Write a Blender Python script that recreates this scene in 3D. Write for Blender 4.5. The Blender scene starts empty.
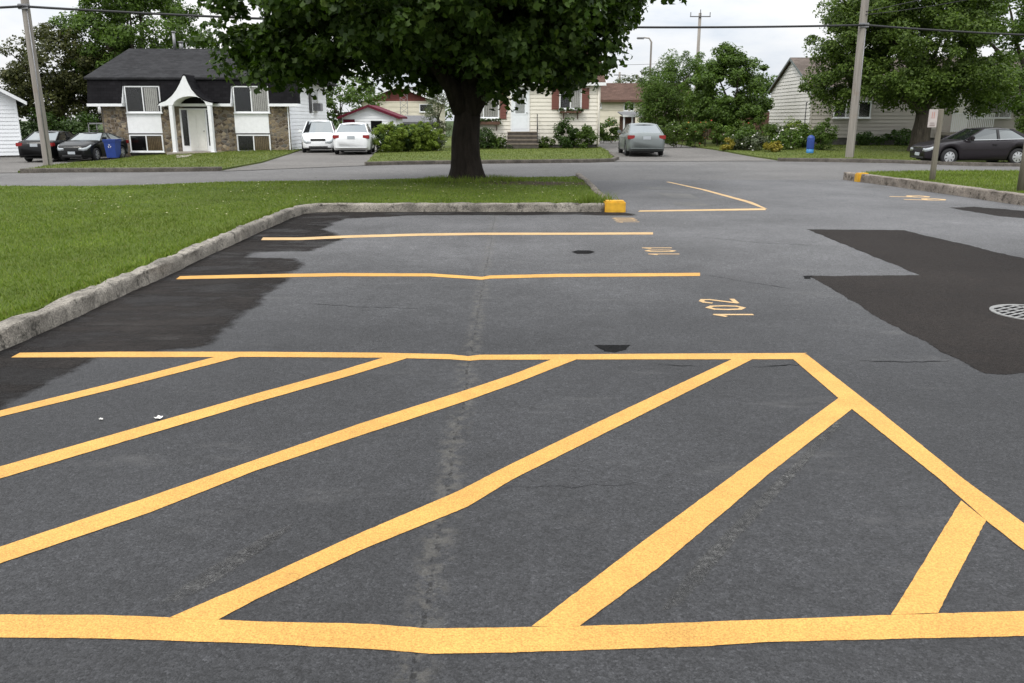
import bpy, bmesh, math, random
import numpy as np
from mathutils import Vector, Matrix
random.seed(7)
RNG = np.random.default_rng(11)
C = bpy.context.scene.collection
R = math.radians
PI = math.pi

# ---------------------------------------------------------------- camera model (survey of the site)
FPX, CAMH = 830.0, 1.65
TILT = math.atan(222.5 / FPX)
CT, ST = math.cos(TILT), math.sin(TILT)

def S(u):
    u = max(0.0, min(1.0, u))
    return u * u * (3 - 2 * u)

def ground_z(x, y):
    z = -0.36 * S((-x - 12) / 11) * S((y - 25) / 14)
    z += 0.08 * S((y - 37) / 8) * S((x + 5) / 6)
    z += -0.12 * S((x - 13) / 6) * S((y - 26) / 6) + 0.20 * S((y - 38) / 8) * S((x - 11) / 5)
    return z

def G(px, py, z=0.0):
    """measured point on the level z (metres)"""
    xc = (px - 512) / FPX; yc = (341.5 - py) / FPX
    dy = CT + yc * ST; dz = -ST + yc * CT
    s = (z - CAMH) / dz
    return Vector((xc * s, dy * s, z))

def P(px, py, Y):
    """measured point on the vertical plane at distance Y"""
    xc = (px - 512) / FPX; yc = (341.5 - py) / FPX
    s = Y / (CT + yc * ST)
    return Vector((xc * s, Y, CAMH + (-ST + yc * CT) * s))

def PX(px, Y, py=125): return P(px, py, Y).x
def PZ(py, Y): return P(512, py, Y).z

# ---------------------------------------------------------------- object helpers
def tag(o, label=None, cat=None, group=None, kind=None):
    if label: o['label'] = label
    if cat: o['category'] = cat
    if group: o['group'] = group
    if kind: o['kind'] = kind
    return o

def empty(name, label, cat, loc=(0, 0, 0), rz=0.0, group=None):
    o = bpy.data.objects.new(name, None); C.objects.link(o)
    o.location = loc; o.rotation_euler = (0, 0, rz); o.empty_display_size = 0.2
    return tag(o, label, cat, group)

def root_of(o):
    while o.parent: o = o.parent
    return o

def copy_tree(o, parent=None):
    c = o.copy(); C.objects.link(c)
    if parent: c.parent = parent
    for ch in list(o.children): copy_tree(ch, c)
    return c

class MB:
    def __init__(self, local=False):
        self.v = []; self.f = []; self.m = []; self.mi = 0; self.local = local; self.sm = []; self.s = False
    def use(self, i): self.mi = i; return self
    def smooth(self, s=True): self.s = s; return self
    def add(self, vs, fs):
        b = len(self.v); self.v += [tuple(p) for p in vs]
        for f in fs:
            self.f.append([b + i for i in f]); self.m.append(self.mi); self.sm.append(self.s)
        return self
    def box(self, x0, x1, y0, y1, z0, z1, bev=0.0):
        if x0 > x1: x0, x1 = x1, x0
        if y0 > y1: y0, y1 = y1, y0
        if z0 > z1: z0, z1 = z1, z0
        if bev <= 0:
            vs = [(x0,y0,z0),(x1,y0,z0),(x1,y1,z0),(x0,y1,z0),(x0,y0,z1),(x1,y0,z1),(x1,y1,z1),(x0,y1,z1)]
            return self.add(vs, [(3,2,1,0),(4,5,6,7),(0,1,5,4),(1,2,6,5),(2,3,7,6),(3,0,4,7)])
        bm = bmesh.new(); bmesh.ops.create_cube(bm, size=1.0)
        for v in bm.verts:
            v.co = Vector(((x0+x1)/2 + v.co.x*(x1-x0), (y0+y1)/2 + v.co.y*(y1-y0), (z0+z1)/2 + v.co.z*(z1-z0)))
        bmesh.ops.bevel(bm, geom=bm.edges[:], offset=bev, segments=2, affect='EDGES')
        return self.bm(bm)
    def bm(self, bm):
        bm.verts.index_update()
        self.add([v.co[:] for v in bm.verts], [[v.index for v in f.verts] for f in bm.faces]); bm.free(); return self
    def tube(self, pts, rad, n=8, cap=True):
        pts = [Vector(p) for p in pts]
        if not hasattr(rad, '__len__'): rad = [rad] * len(pts)
        rings = []; vs = []; fs = []
        up = None
        for i, p in enumerate(pts):
            d = (pts[min(i+1, len(pts)-1)] - pts[max(i-1, 0)]).normalized()
            if up is None:
                a = Vector((0,0,1)) if abs(d.z) < 0.9 else Vector((1,0,0))
                up = d.cross(a).normalized()
            up = (up - d * up.dot(d)).normalized()
            w = d.cross(up)
            for k in range(n):
                an = 2*PI*k/n
                vs.append(p + (up*math.cos(an) + w*math.sin(an)) * rad[i])
        for i in range(len(pts)-1):
            for k in range(n):
                a = i*n+k; b = i*n+(k+1)%n
                fs.append((a, b, b+n, a+n))
        if cap:
            fs.append(tuple(reversed(range(n)))); fs.append(tuple(range((len(pts)-1)*n, len(pts)*n)))
        return self.add(vs, fs)
    def prism(self, poly, fn, d0, d1):
        """poly of 2D points, fn(u,v,d) -> 3D, extruded between depths d0 and d1"""
        n = len(poly)
        vs = [fn(u, v, d0) for u, v in poly] + [fn(u, v, d1) for u, v in poly]
        fs = [tuple(range(n)), tuple(reversed(range(n, 2*n)))]
        for i in range(n):
            j = (i+1) % n
            fs.append((j, i, i+n, j+n))
        return self.add(vs, fs)
    def siding(self, poly, fn, pitch=0.12, out=0.03):
        """overlapping boards over a convex outline (u,z); fn(u,z,o) places a point o proud of the wall"""
        zs = [p[1] for p in poly]; z0, z1 = min(zs), max(zs)
        def rng(z):
            us = []
            for i in range(len(poly)):
                (ua, za), (ub, zb) = poly[i], poly[(i+1) % len(poly)]
                if abs(za-zb) < 1e-6:
                    if abs(z-za) < 1e-4: us += [ua, ub]
                elif min(za, zb)-1e-6 <= z <= max(za, zb)+1e-6:
                    us.append(ua + (ub-ua)*(z-za)/(zb-za))
            return (min(us), max(us)) if us else None
        z = z0
        while z < z1 - 1e-3:
            t = min(z + pitch, z1)
            a = rng(z+1e-5); b = rng(t-1e-5)
            if a and b:
                self.add([fn(a[0], z, 0), fn(a[1], z, 0), fn(a[1], z, out), fn(a[0], z, out), fn(b[1], t, 0.003), fn(b[0], t, 0.003)],
                         [(0,1,2,3), (3,2,4,5)])
            z = t
        return self
    def build(self, name, mats, parent=None):
        if not isinstance(mats, (list, tuple)): mats = [mats]
        me = bpy.data.meshes.new(name)
        off = Vector((0,0,0))
        if parent is not None and not self.local: off = root_of(parent).location
        me.from_pydata([(x-off[0], y-off[1], z-off[2]) for x, y, z in self.v], [], self.f)
        for m in mats: me.materials.append(m)
        me.polygons.foreach_set('material_index', self.m)
        me.polygons.foreach_set('use_smooth', self.sm)
        bm = bmesh.new(); bm.from_mesh(me)
        bmesh.ops.recalc_face_normals(bm, faces=bm.faces[:])
        bm.to_mesh(me); bm.free()
        me.update()
        o = bpy.data.objects.new(name, me); C.objects.link(o)
        if parent is not None: o.parent = parent
        return o

def raw_mesh(name, V, sizes, mat, parent=None):
    """V (n*k,3) vertices used in order, faces of `sizes` vertices each"""
    me = bpy.data.meshes.new(name)
    nv = len(V); nf = nv // sizes
    if parent is not None: V = V - np.array(root_of(parent).location)[None, :]
    me.vertices.add(nv); me.vertices.foreach_set('co', np.ascontiguousarray(V, dtype=np.float32).ravel())
    me.loops.add(nv); me.loops.foreach_set('vertex_index', np.arange(nv, dtype=np.int32))
    me.polygons.add(nf)
    me.polygons.foreach_set('loop_start', np.arange(0, nv, sizes, dtype=np.int32))
    me.materials.append(mat)
    me.update(calc_edges=True); me.validate()
    o = bpy.data.objects.new(name, me); C.objects.link(o)
    if parent is not None: o.parent = parent
    return o

# ---------------------------------------------------------------- materials
def new_mat(name):
    m = bpy.data.materials.new(name); m.use_nodes = True
    nt = m.node_tree; b = nt.nodes['Principled BSDF']
    return m, nt, b

def N(nt, t, **kw):
    n = nt.nodes.new(t)
    for k, v in kw.items():
        if k in n.inputs.keys(): n.inputs[k].default_value = v
        else: setattr(n, k, v)
    return n

def L(nt, a, b): nt.links.new(a, b)

def col(c): return (c[0], c[1], c[2], 1)

def noise(nt, scale, detail=4, rough=0.55, vec=None):
    n = nt.nodes.new('ShaderNodeTexNoise'); n.inputs['Scale'].default_value = scale
    n.inputs['Detail'].default_value = detail; n.inputs['Roughness'].default_value = rough
    if vec is not None: L(nt, vec, n.inputs['Vector'])
    return n.outputs['Fac']

def ramp(nt, fac, stops):
    r = nt.nodes.new('ShaderNodeValToRGB'); e = r.color_ramp.elements
    while len(e) < len(stops): e.new(0.5)
    for i, (p, c) in enumerate(stops):
        e[i].position = p; e[i].color = col(c) if hasattr(c, '__len__') else (c, c, c, 1)
    L(nt, fac, r.inputs['Fac']); return r.outputs['Color']

def mix(nt, fac, a, b, mode='MIX'):
    n = nt.nodes.new('ShaderNodeMix'); n.data_type = 'RGBA'; n.blend_type = mode
    for sock, v in ((n.inputs[0], fac), (n.inputs[6], a), (n.inputs[7], b)):
        if hasattr(v, 'is_linked') or isinstance(v, bpy.types.NodeSocket): L(nt, v, sock)
        elif hasattr(v, '__len__'): sock.default_value = col(v)
        else: sock.default_value = v
    return n.outputs[2]

def mth(nt, op, a, b=None, clamp=False):
    n = nt.nodes.new('ShaderNodeMath'); n.operation = op; n.use_clamp = clamp
    for i, v in enumerate((a, b)):
        if v is None: continue
        if isinstance(v, bpy.types.NodeSocket): L(nt, v, n.inputs[i])
        else: n.inputs[i].default_value = v
    return n.outputs[0]

def maprange(nt, v, a, b, c=0.0, d=1.0, smooth=True):
    n = nt.nodes.new('ShaderNodeMapRange'); n.interpolation_type = 'SMOOTHSTEP' if smooth else 'LINEAR'
    L(nt, v, n.inputs[0])
    for i, x in enumerate((a, b, c, d)): n.inputs[i+1].default_value = x
    return n.outputs[0]

def bump(nt, b, h, strength, dist=0.01):
    n = nt.nodes.new('ShaderNodeBump'); n.inputs['Strength'].default_value = strength; n.inputs['Distance'].default_value = dist
    L(nt, h, n.inputs['Height']); L(nt, n.outputs[0], b.inputs['Normal'])

def pos(nt): return nt.nodes.new('ShaderNodeNewGeometry').outputs['Position']
def objco(nt): return nt.nodes.new('ShaderNodeTexCoord').outputs['Object']

def plain(name, c, rough=0.6, var=0.15, scale=6.0, metal=0.0, spec=0.5, bmp=0.0, bscale=60):
    m, nt, b = new_mat(name)
    v = objco(nt)
    f = noise(nt, scale, 5, 0.6, v)
    cc = ramp(nt, f, [(0.3, [x*(1-var) for x in c]), (0.7, [min(1, x*(1+var)) for x in c])])
    L(nt, cc, b.inputs['Base Color'])
    b.inputs['Roughness'].default_value = rough; b.inputs['Metallic'].default_value = metal
    b.inputs['Specular IOR Level'].default_value = spec
    if bmp: bump(nt, b, noise(nt, bscale, 3, 0.6, v), bmp)
    return m

def car_paint(name, c, metal=0.0):
    m, nt, b = new_mat(name)
    f = noise(nt, 3, 3, 0.5, objco(nt))
    L(nt, ramp(nt, f, [(0.3, [x*0.92 for x in c]), (0.7, c)]), b.inputs['Base Color'])
    b.inputs['Roughness'].default_value = 0.4; b.inputs['Metallic'].default_value = metal; b.inputs['Specular IOR Level'].default_value = 0.15
    b.inputs['Coat Weight'].default_value = 0.3; b.inputs['Coat Roughness'].default_value = 0.06
    return m

def asphalt(name, c, tint_far=None, seam=False, crackiness=0.0, rough=0.78, spec=0.45, scuff=False, speck=0.8, mottle=0.16):
    m, nt, b = new_mat(name)
    p = pos(nt)
    big = noise(nt, 0.35, 5, 0.6, p)
    base = ramp(nt, big, [(0.32, [x*(1-mottle) for x in c]), (0.68, [x*(1+mottle) for x in c])])
    med = noise(nt, 5.0, 6, 0.7, p)
    base = mix(nt, 0.6, base, ramp(nt, med, [(0.3, 0.30), (0.72, 0.70)]), 'OVERLAY')
    base = mix(nt, 0.6, base, ramp(nt, noise(nt, 22, 5, 0.75, p), [(0.3, 0.28), (0.7, 0.72)]), 'OVERLAY')
    # aggregate
    vor = nt.nodes.new('ShaderNodeTexVoronoi'); vor.inputs['Scale'].default_value = 115; L(nt, p, vor.inputs['Vector'])
    sp = nt.nodes.new('ShaderNodeSeparateColor'); L(nt, vor.outputs['Color'], sp.inputs[0])
    agg = ramp(nt, sp.outputs[0], [(0.0, 0.22), (0.5, 0.48), (0.9, 0.6), (1.0, 0.9)])
    base = mix(nt, speck, base, agg, 'OVERLAY')
    fine = noise(nt, 190, 3, 0.7, p)
    base = mix(nt, speck, base, ramp(nt, fine, [(0.3, 0.15), (0.7, 0.85)]), 'OVERLAY')
    xyz = nt.nodes.new('ShaderNodeSeparateXYZ'); L(nt, p, xyz.inputs[0])
    if tint_far:      # older, paler surface beyond the freshly sealed bay, plus grazing sky sheen painted in
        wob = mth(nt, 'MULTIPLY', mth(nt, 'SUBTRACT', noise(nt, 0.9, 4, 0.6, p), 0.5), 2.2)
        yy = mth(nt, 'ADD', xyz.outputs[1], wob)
        f = maprange(nt, yy, tint_far[0], tint_far[1])
        base = mix(nt, f, base, mix(nt, 1.0, base, tint_far[2], 'MULTIPLY'))
    if scuff:         # pale tyre scuffs and dusty smears
        sc = nt.nodes.new('ShaderNodeMapping'); sc.inputs['Scale'].default_value = (0.8, 2.2, 1); sc.inputs['Rotation'].default_value = (0, 0, 0.6); L(nt, p, sc.inputs[0])
        s1 = noise(nt, 1.1, 6, 0.72, sc.outputs[0])
        base = mix(nt, mth(nt, 'MULTIPLY', maprange(nt, s1, 0.56, 0.74), 0.22), base, (0.16, 0.155, 0.15))
        s2 = noise(nt, 0.55, 5, 0.7, sc.outputs[0])
        base = mix(nt, mth(nt, 'MULTIPLY', maprange(nt, s2, 0.38, 0.22), 0.35), base, (0.02, 0.02, 0.022))
    hgt = mth(nt, 'ADD', mth(nt, 'MULTIPLY', vor.outputs['Distance'], -0.7), fine)
    if seam:
        wx = mth(nt, 'MULTIPLY', mth(nt, 'SUBTRACT', noise(nt, 1.7, 5, 0.7, p), 0.5), 0.10)
        d = mth(nt, 'ABSOLUTE', mth(nt, 'ADD', mth(nt, 'ADD', xyz.outputs[0], 0.30), wx))
        band = maprange(nt, d, 0.10, 0.02)
        spots = maprange(nt, noise(nt, 14, 4, 0.7, p), 0.42, 0.62)
        base = mix(nt, mth(nt, 'MULTIPLY', mth(nt, 'MULTIPLY', band, spots), 0.34), base, (0.15, 0.14, 0.12))
        core = maprange(nt, d, 0.012, 0.003)
        pits = mth(nt, 'MULTIPLY', core, maprange(nt, noise(nt, 22, 4, 0.7, p), 0.52, 0.6))
        base = mix(nt, mth(nt, 'MULTIPLY', pits, 0.65), base, (0.012, 0.011, 0.01))
        hgt = mth(nt, 'SUBTRACT', hgt, mth(nt, 'MULTIPLY', pits, 3.0))
    if crackiness:
        mp = nt.nodes.new('ShaderNodeMapping'); mp.inputs['Scale'].default_value = (0.16, 0.42, 1); L(nt, p, mp.inputs[0])
        nz = nt.nodes.new('ShaderNodeTexNoise'); nz.inputs['Scale'].default_value = 2.5; nz.inputs['Detail'].default_value = 6; L(nt, mp.outputs[0], nz.inputs['Vector'])
        mx = nt.nodes.new('ShaderNodeMix'); mx.data_type = 'VECTOR'; mx.inputs[0].default_value = 0.14
        L(nt, mp.outputs[0], mx.inputs[4]); L(nt, nz.outputs['Color'], mx.inputs[5])
        v2 = nt.nodes.new('ShaderNodeTexVoronoi'); v2.feature = 'DISTANCE_TO_EDGE'; v2.inputs['Scale'].default_value = 1.3; L(nt, mx.outputs[1], v2.inputs['Vector'])
        ck = mth(nt, 'MULTIPLY', maprange(nt, v2.outputs['Distance'], 0.006, 0.001), maprange(nt, noise(nt, 0.7, 3, 0.5, p), 0.48, 0.56))
        base = mix(nt, mth(nt, 'MULTIPLY', ck, crackiness), base, (0.012, 0.012, 0.012))
        hgt = mth(nt, 'SUBTRACT', hgt, mth(nt, 'MULTIPLY', ck, 2.0))
    L(nt, base, b.inputs['Base Color'])
    L(nt, ramp(nt, med, [(0.3, rough-0.08), (0.7, rough+0.08)]), b.inputs['Roughness'])
    b.inputs['Specular IOR Level'].default_value = spec
    bump(nt, b, hgt, 0.8, 0.007)
    return m

def feathered(base_mat, lo, hi, inner=1.0, scale=6.0):
    """let a worn patch fade out towards its rim (colour attribute 'fade': 0 at the rim, 1 inside)"""
    nt = base_mat.node_tree; out = nt.nodes['Material Output']; src = out.inputs['Surface'].links[0].from_socket
    at_ = nt.nodes.new('ShaderNodeAttribute'); at_.attribute_name = 'fade'
    p = pos(nt)
    n_ = mth(nt, 'MULTIPLY', mth(nt, 'SUBTRACT', noise(nt, scale, 7, 0.75, p), 0.5), 1.5)
    f = maprange(nt, mth(nt, 'ADD', at_.outputs['Fac'], n_), lo, hi)
    if inner < 1.0:
        mpp = nt.nodes.new('ShaderNodeMapping'); mpp.inputs['Scale'].default_value = (1.0, 2.4, 1); L(nt, p, mpp.inputs[0])
        f = mth(nt, 'MULTIPLY', f, maprange(nt, noise(nt, 0.9, 6, 0.7, mpp.outputs[0]), 0.62, 0.40, inner, 1.0))
    tp = nt.nodes.new('ShaderNodeBsdfTransparent'); ms = nt.nodes.new('ShaderNodeMixShader')
    L(nt, f, ms.inputs[0]); L(nt, tp.outputs[0], ms.inputs[1]); L(nt, src, ms.inputs[2]); L(nt, ms.outputs[0], out.inputs['Surface'])
    return base_mat

def road_paint(name, c, wear=0.35, under=(0.05, 0.05, 0.053)):
    m, nt, b = new_mat(name)
    p = pos(nt)
    f = noise(nt, 3.0, 5, 0.6, p)
    base = ramp(nt, f, [(0.3, [x*0.9 for x in c]), (0.7, [min(1, x*1.1) for x in c])])
    fine = noise(nt, 160, 2, 0.6, p)
    base = mix(nt, 0.6, base, ramp(nt, fine, [(0.3, 0.25), (0.7, 0.75)]), 'OVERLAY')
    base = mix(nt, 0.3, base, ramp(nt, noise(nt, 0.8, 5, 0.7, p), [(0.3, 0.3), (0.7, 0.66)]), 'OVERLAY')
    vor = nt.nodes.new('ShaderNodeTexVoronoi'); vor.inputs['Scale'].default_value = 115; L(nt, p, vor.inputs['Vector'])
    w = mth(nt, 'ADD', mth(nt, 'MULTIPLY', noise(nt, 95, 4, 0.75, p), 0.7), mth(nt, 'MULTIPLY', noise(nt, 1.6, 4, 0.6, p), 0.3))
    wf = maprange(nt, w, 0.66 - wear*0.3, 0.74 - wear*0.25)
    base = mix(nt, mth(nt, 'MULTIPLY', wf, 0.85), base, under)
    L(nt, base, b.inputs['Base Color']); b.inputs['Roughness'].default_value = 0.7; b.inputs['Specular IOR Level'].default_value = 0.3
    bump(nt, b, mth(nt, 'ADD', mth(nt, 'MULTIPLY', vor.outputs['Distance'], -0.7), fine), 0.75, 0.006)
    return m

def leaf_mat(name, dark, light, trans=0.3, rough=0.45, odd=None):
    m, nt, b = new_mat(name)
    g = nt.nodes.new('ShaderNodeNewGeometry')
    c = ramp(nt, g.outputs['Random Per Island'], [(0.0, dark), (0.85, light), (1.0, odd or [x*1.25 for x in light])])
    c2 = ramp(nt, noise(nt, 0.8, 3, 0.5, g.outputs['Position']), [(0.3, 0.36), (0.7, 0.64)])
    c = mix(nt, 0.8, c, c2, 'OVERLAY')
    L(nt, c, b.inputs['Base Color']); b.inputs['Roughness'].default_value = rough
    b.inputs['Specular IOR Level'].default_value = 0.16
    tr = nt.nodes.new('ShaderNodeBsdfTranslucent')
    L(nt, mix(nt, 1.0, c, (1.3, 1.5, 0.5), 'MULTIPLY'), tr.inputs['Color'])
    ms = nt.nodes.new('ShaderNodeMixShader'); ms.inputs[0].default_value = trans
    L(nt, b.outputs[0], ms.inputs[1]); L(nt, tr.outputs[0], ms.inputs[2])
    L(nt, ms.outputs[0], nt.nodes['Material Output'].inputs['Surface'])
    return m

def lawn_mat(name, dark, light, dry=(0.11, 0.12, 0.035), dryness=0.5, bare=None):
    m, nt, b = new_mat(name)
    p = pos(nt)
    a = ramp(nt, noise(nt, 0.5, 6, 0.65, p), [(0.3, dark), (0.7, light)])
    a = mix(nt, mth(nt, 'MULTIPLY', maprange(nt, noise(nt, 1.1, 6, 0.7, p), 0.52, 0.72), dryness), a, dry)
    st = nt.nodes.new('ShaderNodeMapping'); st.inputs['Scale'].default_value = (1, 1, 1); L(nt, p, st.inputs[0])
    f = noise(nt, 38, 5, 0.75, st.outputs[0])
    if bare:            # trodden bare soil round the tree roots
        mpb = nt.nodes.new('ShaderNodeMapping'); mpb.inputs['Location'].default_value = (-bare[0], -bare[1], 0); L(nt, p, mpb.inputs[0])
        mps = nt.nodes.new('ShaderNodeMapping'); mps.inputs['Scale'].default_value = (1/bare[2], 1/bare[3], 0); L(nt, mpb.outputs[0], mps.inputs[0])
        ln = nt.nodes.new('ShaderNodeVectorMath'); ln.operation = 'LENGTH'; L(nt, mps.outputs[0], ln.inputs[0])
        dd = mth(nt, 'ADD', ln.outputs['Value'], mth(nt, 'MULTIPLY', mth(nt, 'SUBTRACT', noise(nt, 2.2, 6, 0.7, p), 0.5), 1.6))
        a = mix(nt, maprange(nt, dd, 1.05, 0.75), a, (0.075, 0.052, 0.032))
    a = mix(nt, 0.9, a, ramp(nt, f, [(0.25, 0.22), (0.75, 0.78)]), 'OVERLAY')
    L(nt, a, b.inputs['Base Color']); b.inputs['Roughness'].default_value = 0.85; b.inputs['Specular IOR Level'].default_value = 0.15
    bump(nt, b, f, 0.8, 0.05)
    return m

def stone_mat(name):
    m, nt, b = new_mat(name)
    v = objco(nt)
    mp = nt.nodes.new('ShaderNodeMapping'); mp.inputs['Scale'].default_value = (1, 1, 1.35); L(nt, v, mp.inputs[0])
    a = nt.nodes.new('ShaderNodeTexVoronoi'); a.inputs['Scale'].default_value = 4.8; L(nt, mp.outputs[0], a.inputs['Vector'])
    e = nt.nodes.new('ShaderNodeTexVoronoi'); e.feature = 'DISTANCE_TO_EDGE'; e.inputs['Scale'].default_value = 4.8; L(nt, mp.outputs[0], e.inputs['Vector'])
    s = nt.nodes.new('ShaderNodeSeparateColor'); L(nt, a.outputs['Color'], s.inputs[0])
    c = ramp(nt, s.outputs[0], [(0.0, (0.04, 0.028, 0.02)), (0.3, (0.12, 0.09, 0.055)), (0.6, (0.25, 0.195, 0.12)), (0.85, (0.105, 0.098, 0.085)), (1.0, (0.34, 0.28, 0.19))])
    c = mix(nt, 0.6, c, ramp(nt, noise(nt, 12, 5, 0.7, v), [(0.3, 0.3), (0.7, 0.7)]), 'OVERLAY')
    c = mix(nt, maprange(nt, e.outputs['Distance'], 0.07, 0.03), c, (0.2, 0.17, 0.14))
    L(nt, c, b.inputs['Base Color']); b.inputs['Roughness'].default_value = 0.85
    bump(nt, b, maprange(nt, e.outputs['Distance'], 0.0, 0.14), 0.7, 0.03)
    return m

def shingle_mat(name, c, sc=(4.5, 7.0), horizontal=True):
    m, nt, b = new_mat(name)
    v = objco(nt)
    sx = nt.nodes.new('ShaderNodeSeparateXYZ'); L(nt, v, sx.inputs[0])
    cb = nt.nodes.new('ShaderNodeCombineXYZ'); L(nt, sx.outputs[0], cb.inputs[0])
    L(nt, mth(nt, 'ADD', sx.outputs[2], mth(nt, 'MULTIPLY', sx.outputs[1], 0.45)), cb.inputs[1])
    br = nt.nodes.new('ShaderNodeTexBrick'); L(nt, cb.outputs[0], br.inputs['Vector'])
    br.inputs['Scale'].default_value = 1.0; br.inputs['Brick Width'].default_value = 0.3; br.inputs['Row Height'].default_value = 0.16
    br.inputs['Mortar Size'].default_value = 0.006
    br.inputs['Color1'].default_value = col([x*0.8 for x in c]); br.inputs['Color2'].default_value = col([x*1.2 for x in c]); br.inputs['Mortar'].default_value = col([x*0.5 for x in c])
    f = noise(nt, 0.9, 6, 0.7, v)
    cc = mix(nt, 0.7, br.outputs['Color'], ramp(nt, f, [(0.3, 0.36), (0.7, 0.64)]), 'OVERLAY')
    L(nt, cc, b.inputs['Base Color']); b.inputs['Roughness'].default_value = 0.95; b.inputs['Specular IOR Level'].default_value = 0.06
    bump(nt, b, br.outputs['Fac'], 0.3, 0.01)
    return m

def concrete_mat(name, c, dirt=(0.05, 0.047, 0.04), amount=0.7):
    m, nt, b = new_mat(name)
    p = pos(nt)
    f = noise(nt, 2.2, 7, 0.7, p)
    a = ramp(nt, f, [(0.3, [x*0.55 for x in c]), (0.48, c), (0.66, [min(1, x*1.55) for x in c])])
    d = maprange(nt, noise(nt, 7, 6, 0.75, p), 0.52, 0.66)
    a = mix(nt, mth(nt, 'MULTIPLY', d, amount), a, dirt)
    g = noise(nt, 60, 4, 0.7, p)
    a = mix(nt, 0.85, a, ramp(nt, g, [(0.3, 0.15), (0.7, 0.85)]), 'OVERLAY')
    a = mix(nt, mth(nt, 'MULTIPLY', maprange(nt, noise(nt, 28, 5, 0.75, p), 0.56, 0.66), 0.7), a, [x*0.3 for x in c])
    L(nt, a, b.inputs['Base Color']); b.inputs['Roughness'].default_value = 0.9; b.inputs['Specular IOR Level'].default_value = 0.2
    bump(nt, b, g, 0.8, 0.01)
    return m

def bark_mat(name, c):
    m, nt, b = new_mat(name)
    v = objco(nt)
    mp = nt.nodes.new('ShaderNodeMapping'); mp.inputs['Scale'].default_value = (9, 9, 1.6); L(nt, v, mp.inputs[0])
    f = noise(nt, 1.5, 7, 0.7, mp.outputs[0])
    L(nt, ramp(nt, f, [(0.3, [x*0.45 for x in c]), (0.7, [x*1.4 for x in c])]), b.inputs['Base Color'])
    b.inputs['Roughness'].default_value = 0.95; b.inputs['Specular IOR Level'].default_value = 0.15
    bump(nt, b, f, 1.0, 0.05)
    return m

def pole_mat(name, c):
    m, nt, b = new_mat(name)
    v = objco(nt)
    mp = nt.nodes.new('ShaderNodeMapping'); mp.inputs['Scale'].default_value = (14, 14, 0.7); L(nt, v, mp.inputs[0])
    f = noise(nt, 1.2, 7, 0.7, mp.outputs[0])
    a = ramp(nt, f, [(0.3, [x*0.7 for x in c]), (0.7, [x*1.2 for x in c])])
    a = mix(nt, mth(nt, 'MULTIPLY', maprange(nt, noise(nt, 1.3, 4, 0.6, v), 0.55, 0.7), 0.5), a, [c[0]*0.8, c[1]*0.6, c[2]*0.45])
    L(nt, a, b.inputs['Base Color']); b.inputs['Roughness'].default_value = 0.9; b.inputs['Specular IOR Level'].default_value = 0.2
    bump(nt, b, f, 0.5, 0.01)
    return m

def glass_mat(name, tint=(0.01, 0.012, 0.013), opaque=0.04):
    m, nt, b = new_mat(name)
    b.inputs['Base Color'].default_value = col(tint); b.inputs['Roughness'].default_value = 0.04
    wob = noise(nt, 1.5, 2, 0.5, objco(nt)); bump(nt, b, wob, 0.08, 0.05)
    tp = nt.nodes.new('ShaderNodeBsdfTransparent'); tp.inputs[0].default_value = (0.87, 0.87, 0.86, 1)
    lw = nt.nodes.new('ShaderNodeLayerWeight'); lw.inputs[0].default_value = 0.5
    fr_ = maprange(nt, lw.outputs['Facing'], 0.2, 1.0, 0.05, 0.6)
    gl = nt.nodes.new('ShaderNodeBsdfGlossy'); gl.inputs['Roughness'].default_value = 0.14
    ms = nt.nodes.new('ShaderNodeMixShader'); L(nt, fr_, ms.inputs[0]); L(nt, tp.outputs[0], ms.inputs[1]); L(nt, gl.outputs[0], ms.inputs[2])
    m2 = nt.nodes.new('ShaderNodeMixShader'); m2.inputs[0].default_value = opaque
    L(nt, ms.outputs[0], m2.inputs[1]); L(nt, b.outputs[0], m2.inputs[2])
    L(nt, m2.outputs[0], nt.nodes['Material Output'].inputs['Surface'])
    return m

def car_glass(name, lo=0.16, hi=0.7):
    m, nt, b = new_mat(name)
    b.inputs['Base Color'].default_value = (0.012, 0.014, 0.015, 1); b.inputs['Roughness'].default_value = 0.1
    gl = nt.nodes.new('ShaderNodeBsdfGlossy'); gl.inputs['Roughness'].default_value = 0.06; gl.inputs[0].default_value = (0.85, 0.93, 0.95, 1)
    lw = nt.nodes.new('ShaderNodeLayerWeight'); lw.inputs[0].default_value = 0.35
    ms = nt.nodes.new('ShaderNodeMixShader'); L(nt, maprange(nt, lw.outputs['Fresnel'], 0.0, 0.7, lo, hi), ms.inputs[0])
    L(nt, b.outputs[0], ms.inputs[1]); L(nt, gl.outputs[0], ms.inputs[2]); L(nt, ms.outputs[0], nt.nodes['Material Output'].inputs['Surface'])
    bump(nt, b, noise(nt, 1.0, 2, 0.5, objco(nt)), 0.05, 0.05)
    return m

M = {}
M['lot'] = asphalt('lot_asphalt', (0.0375, 0.038, 0.0405), tint_far=(4.8, 13.0, (3.0, 2.95, 2.85)), seam=True, crackiness=0.0, scuff=True, mottle=0.28, spec=0.4)
M['street'] = asphalt('street_asphalt', (0.135, 0.131, 0.128), crackiness=0.5, rough=0.85, spec=0.3, speck=0.35)
M['drive'] = asphalt('drive_asphalt', (0.145, 0.137, 0.128), crackiness=0.6, rough=0.88, spec=0.25, speck=0.35)
M['patch'] = asphalt('fresh_asphalt', (0.0235, 0.020, 0.0183), crackiness=0.0, rough=0.9, spec=0.12, speck=0.6, scuff=False, mottle=0.25)
M['patch_dark'] = asphalt('damp_sealed_asphalt', (0.021, 0.0182, 0.0168), crackiness=0.0, rough=0.88, spec=0.14, speck=0.6, scuff=True, mottle=0.5)
feathered(M['patch_dark'], 0.2, 0.72, 0.5, 4.0)
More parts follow.
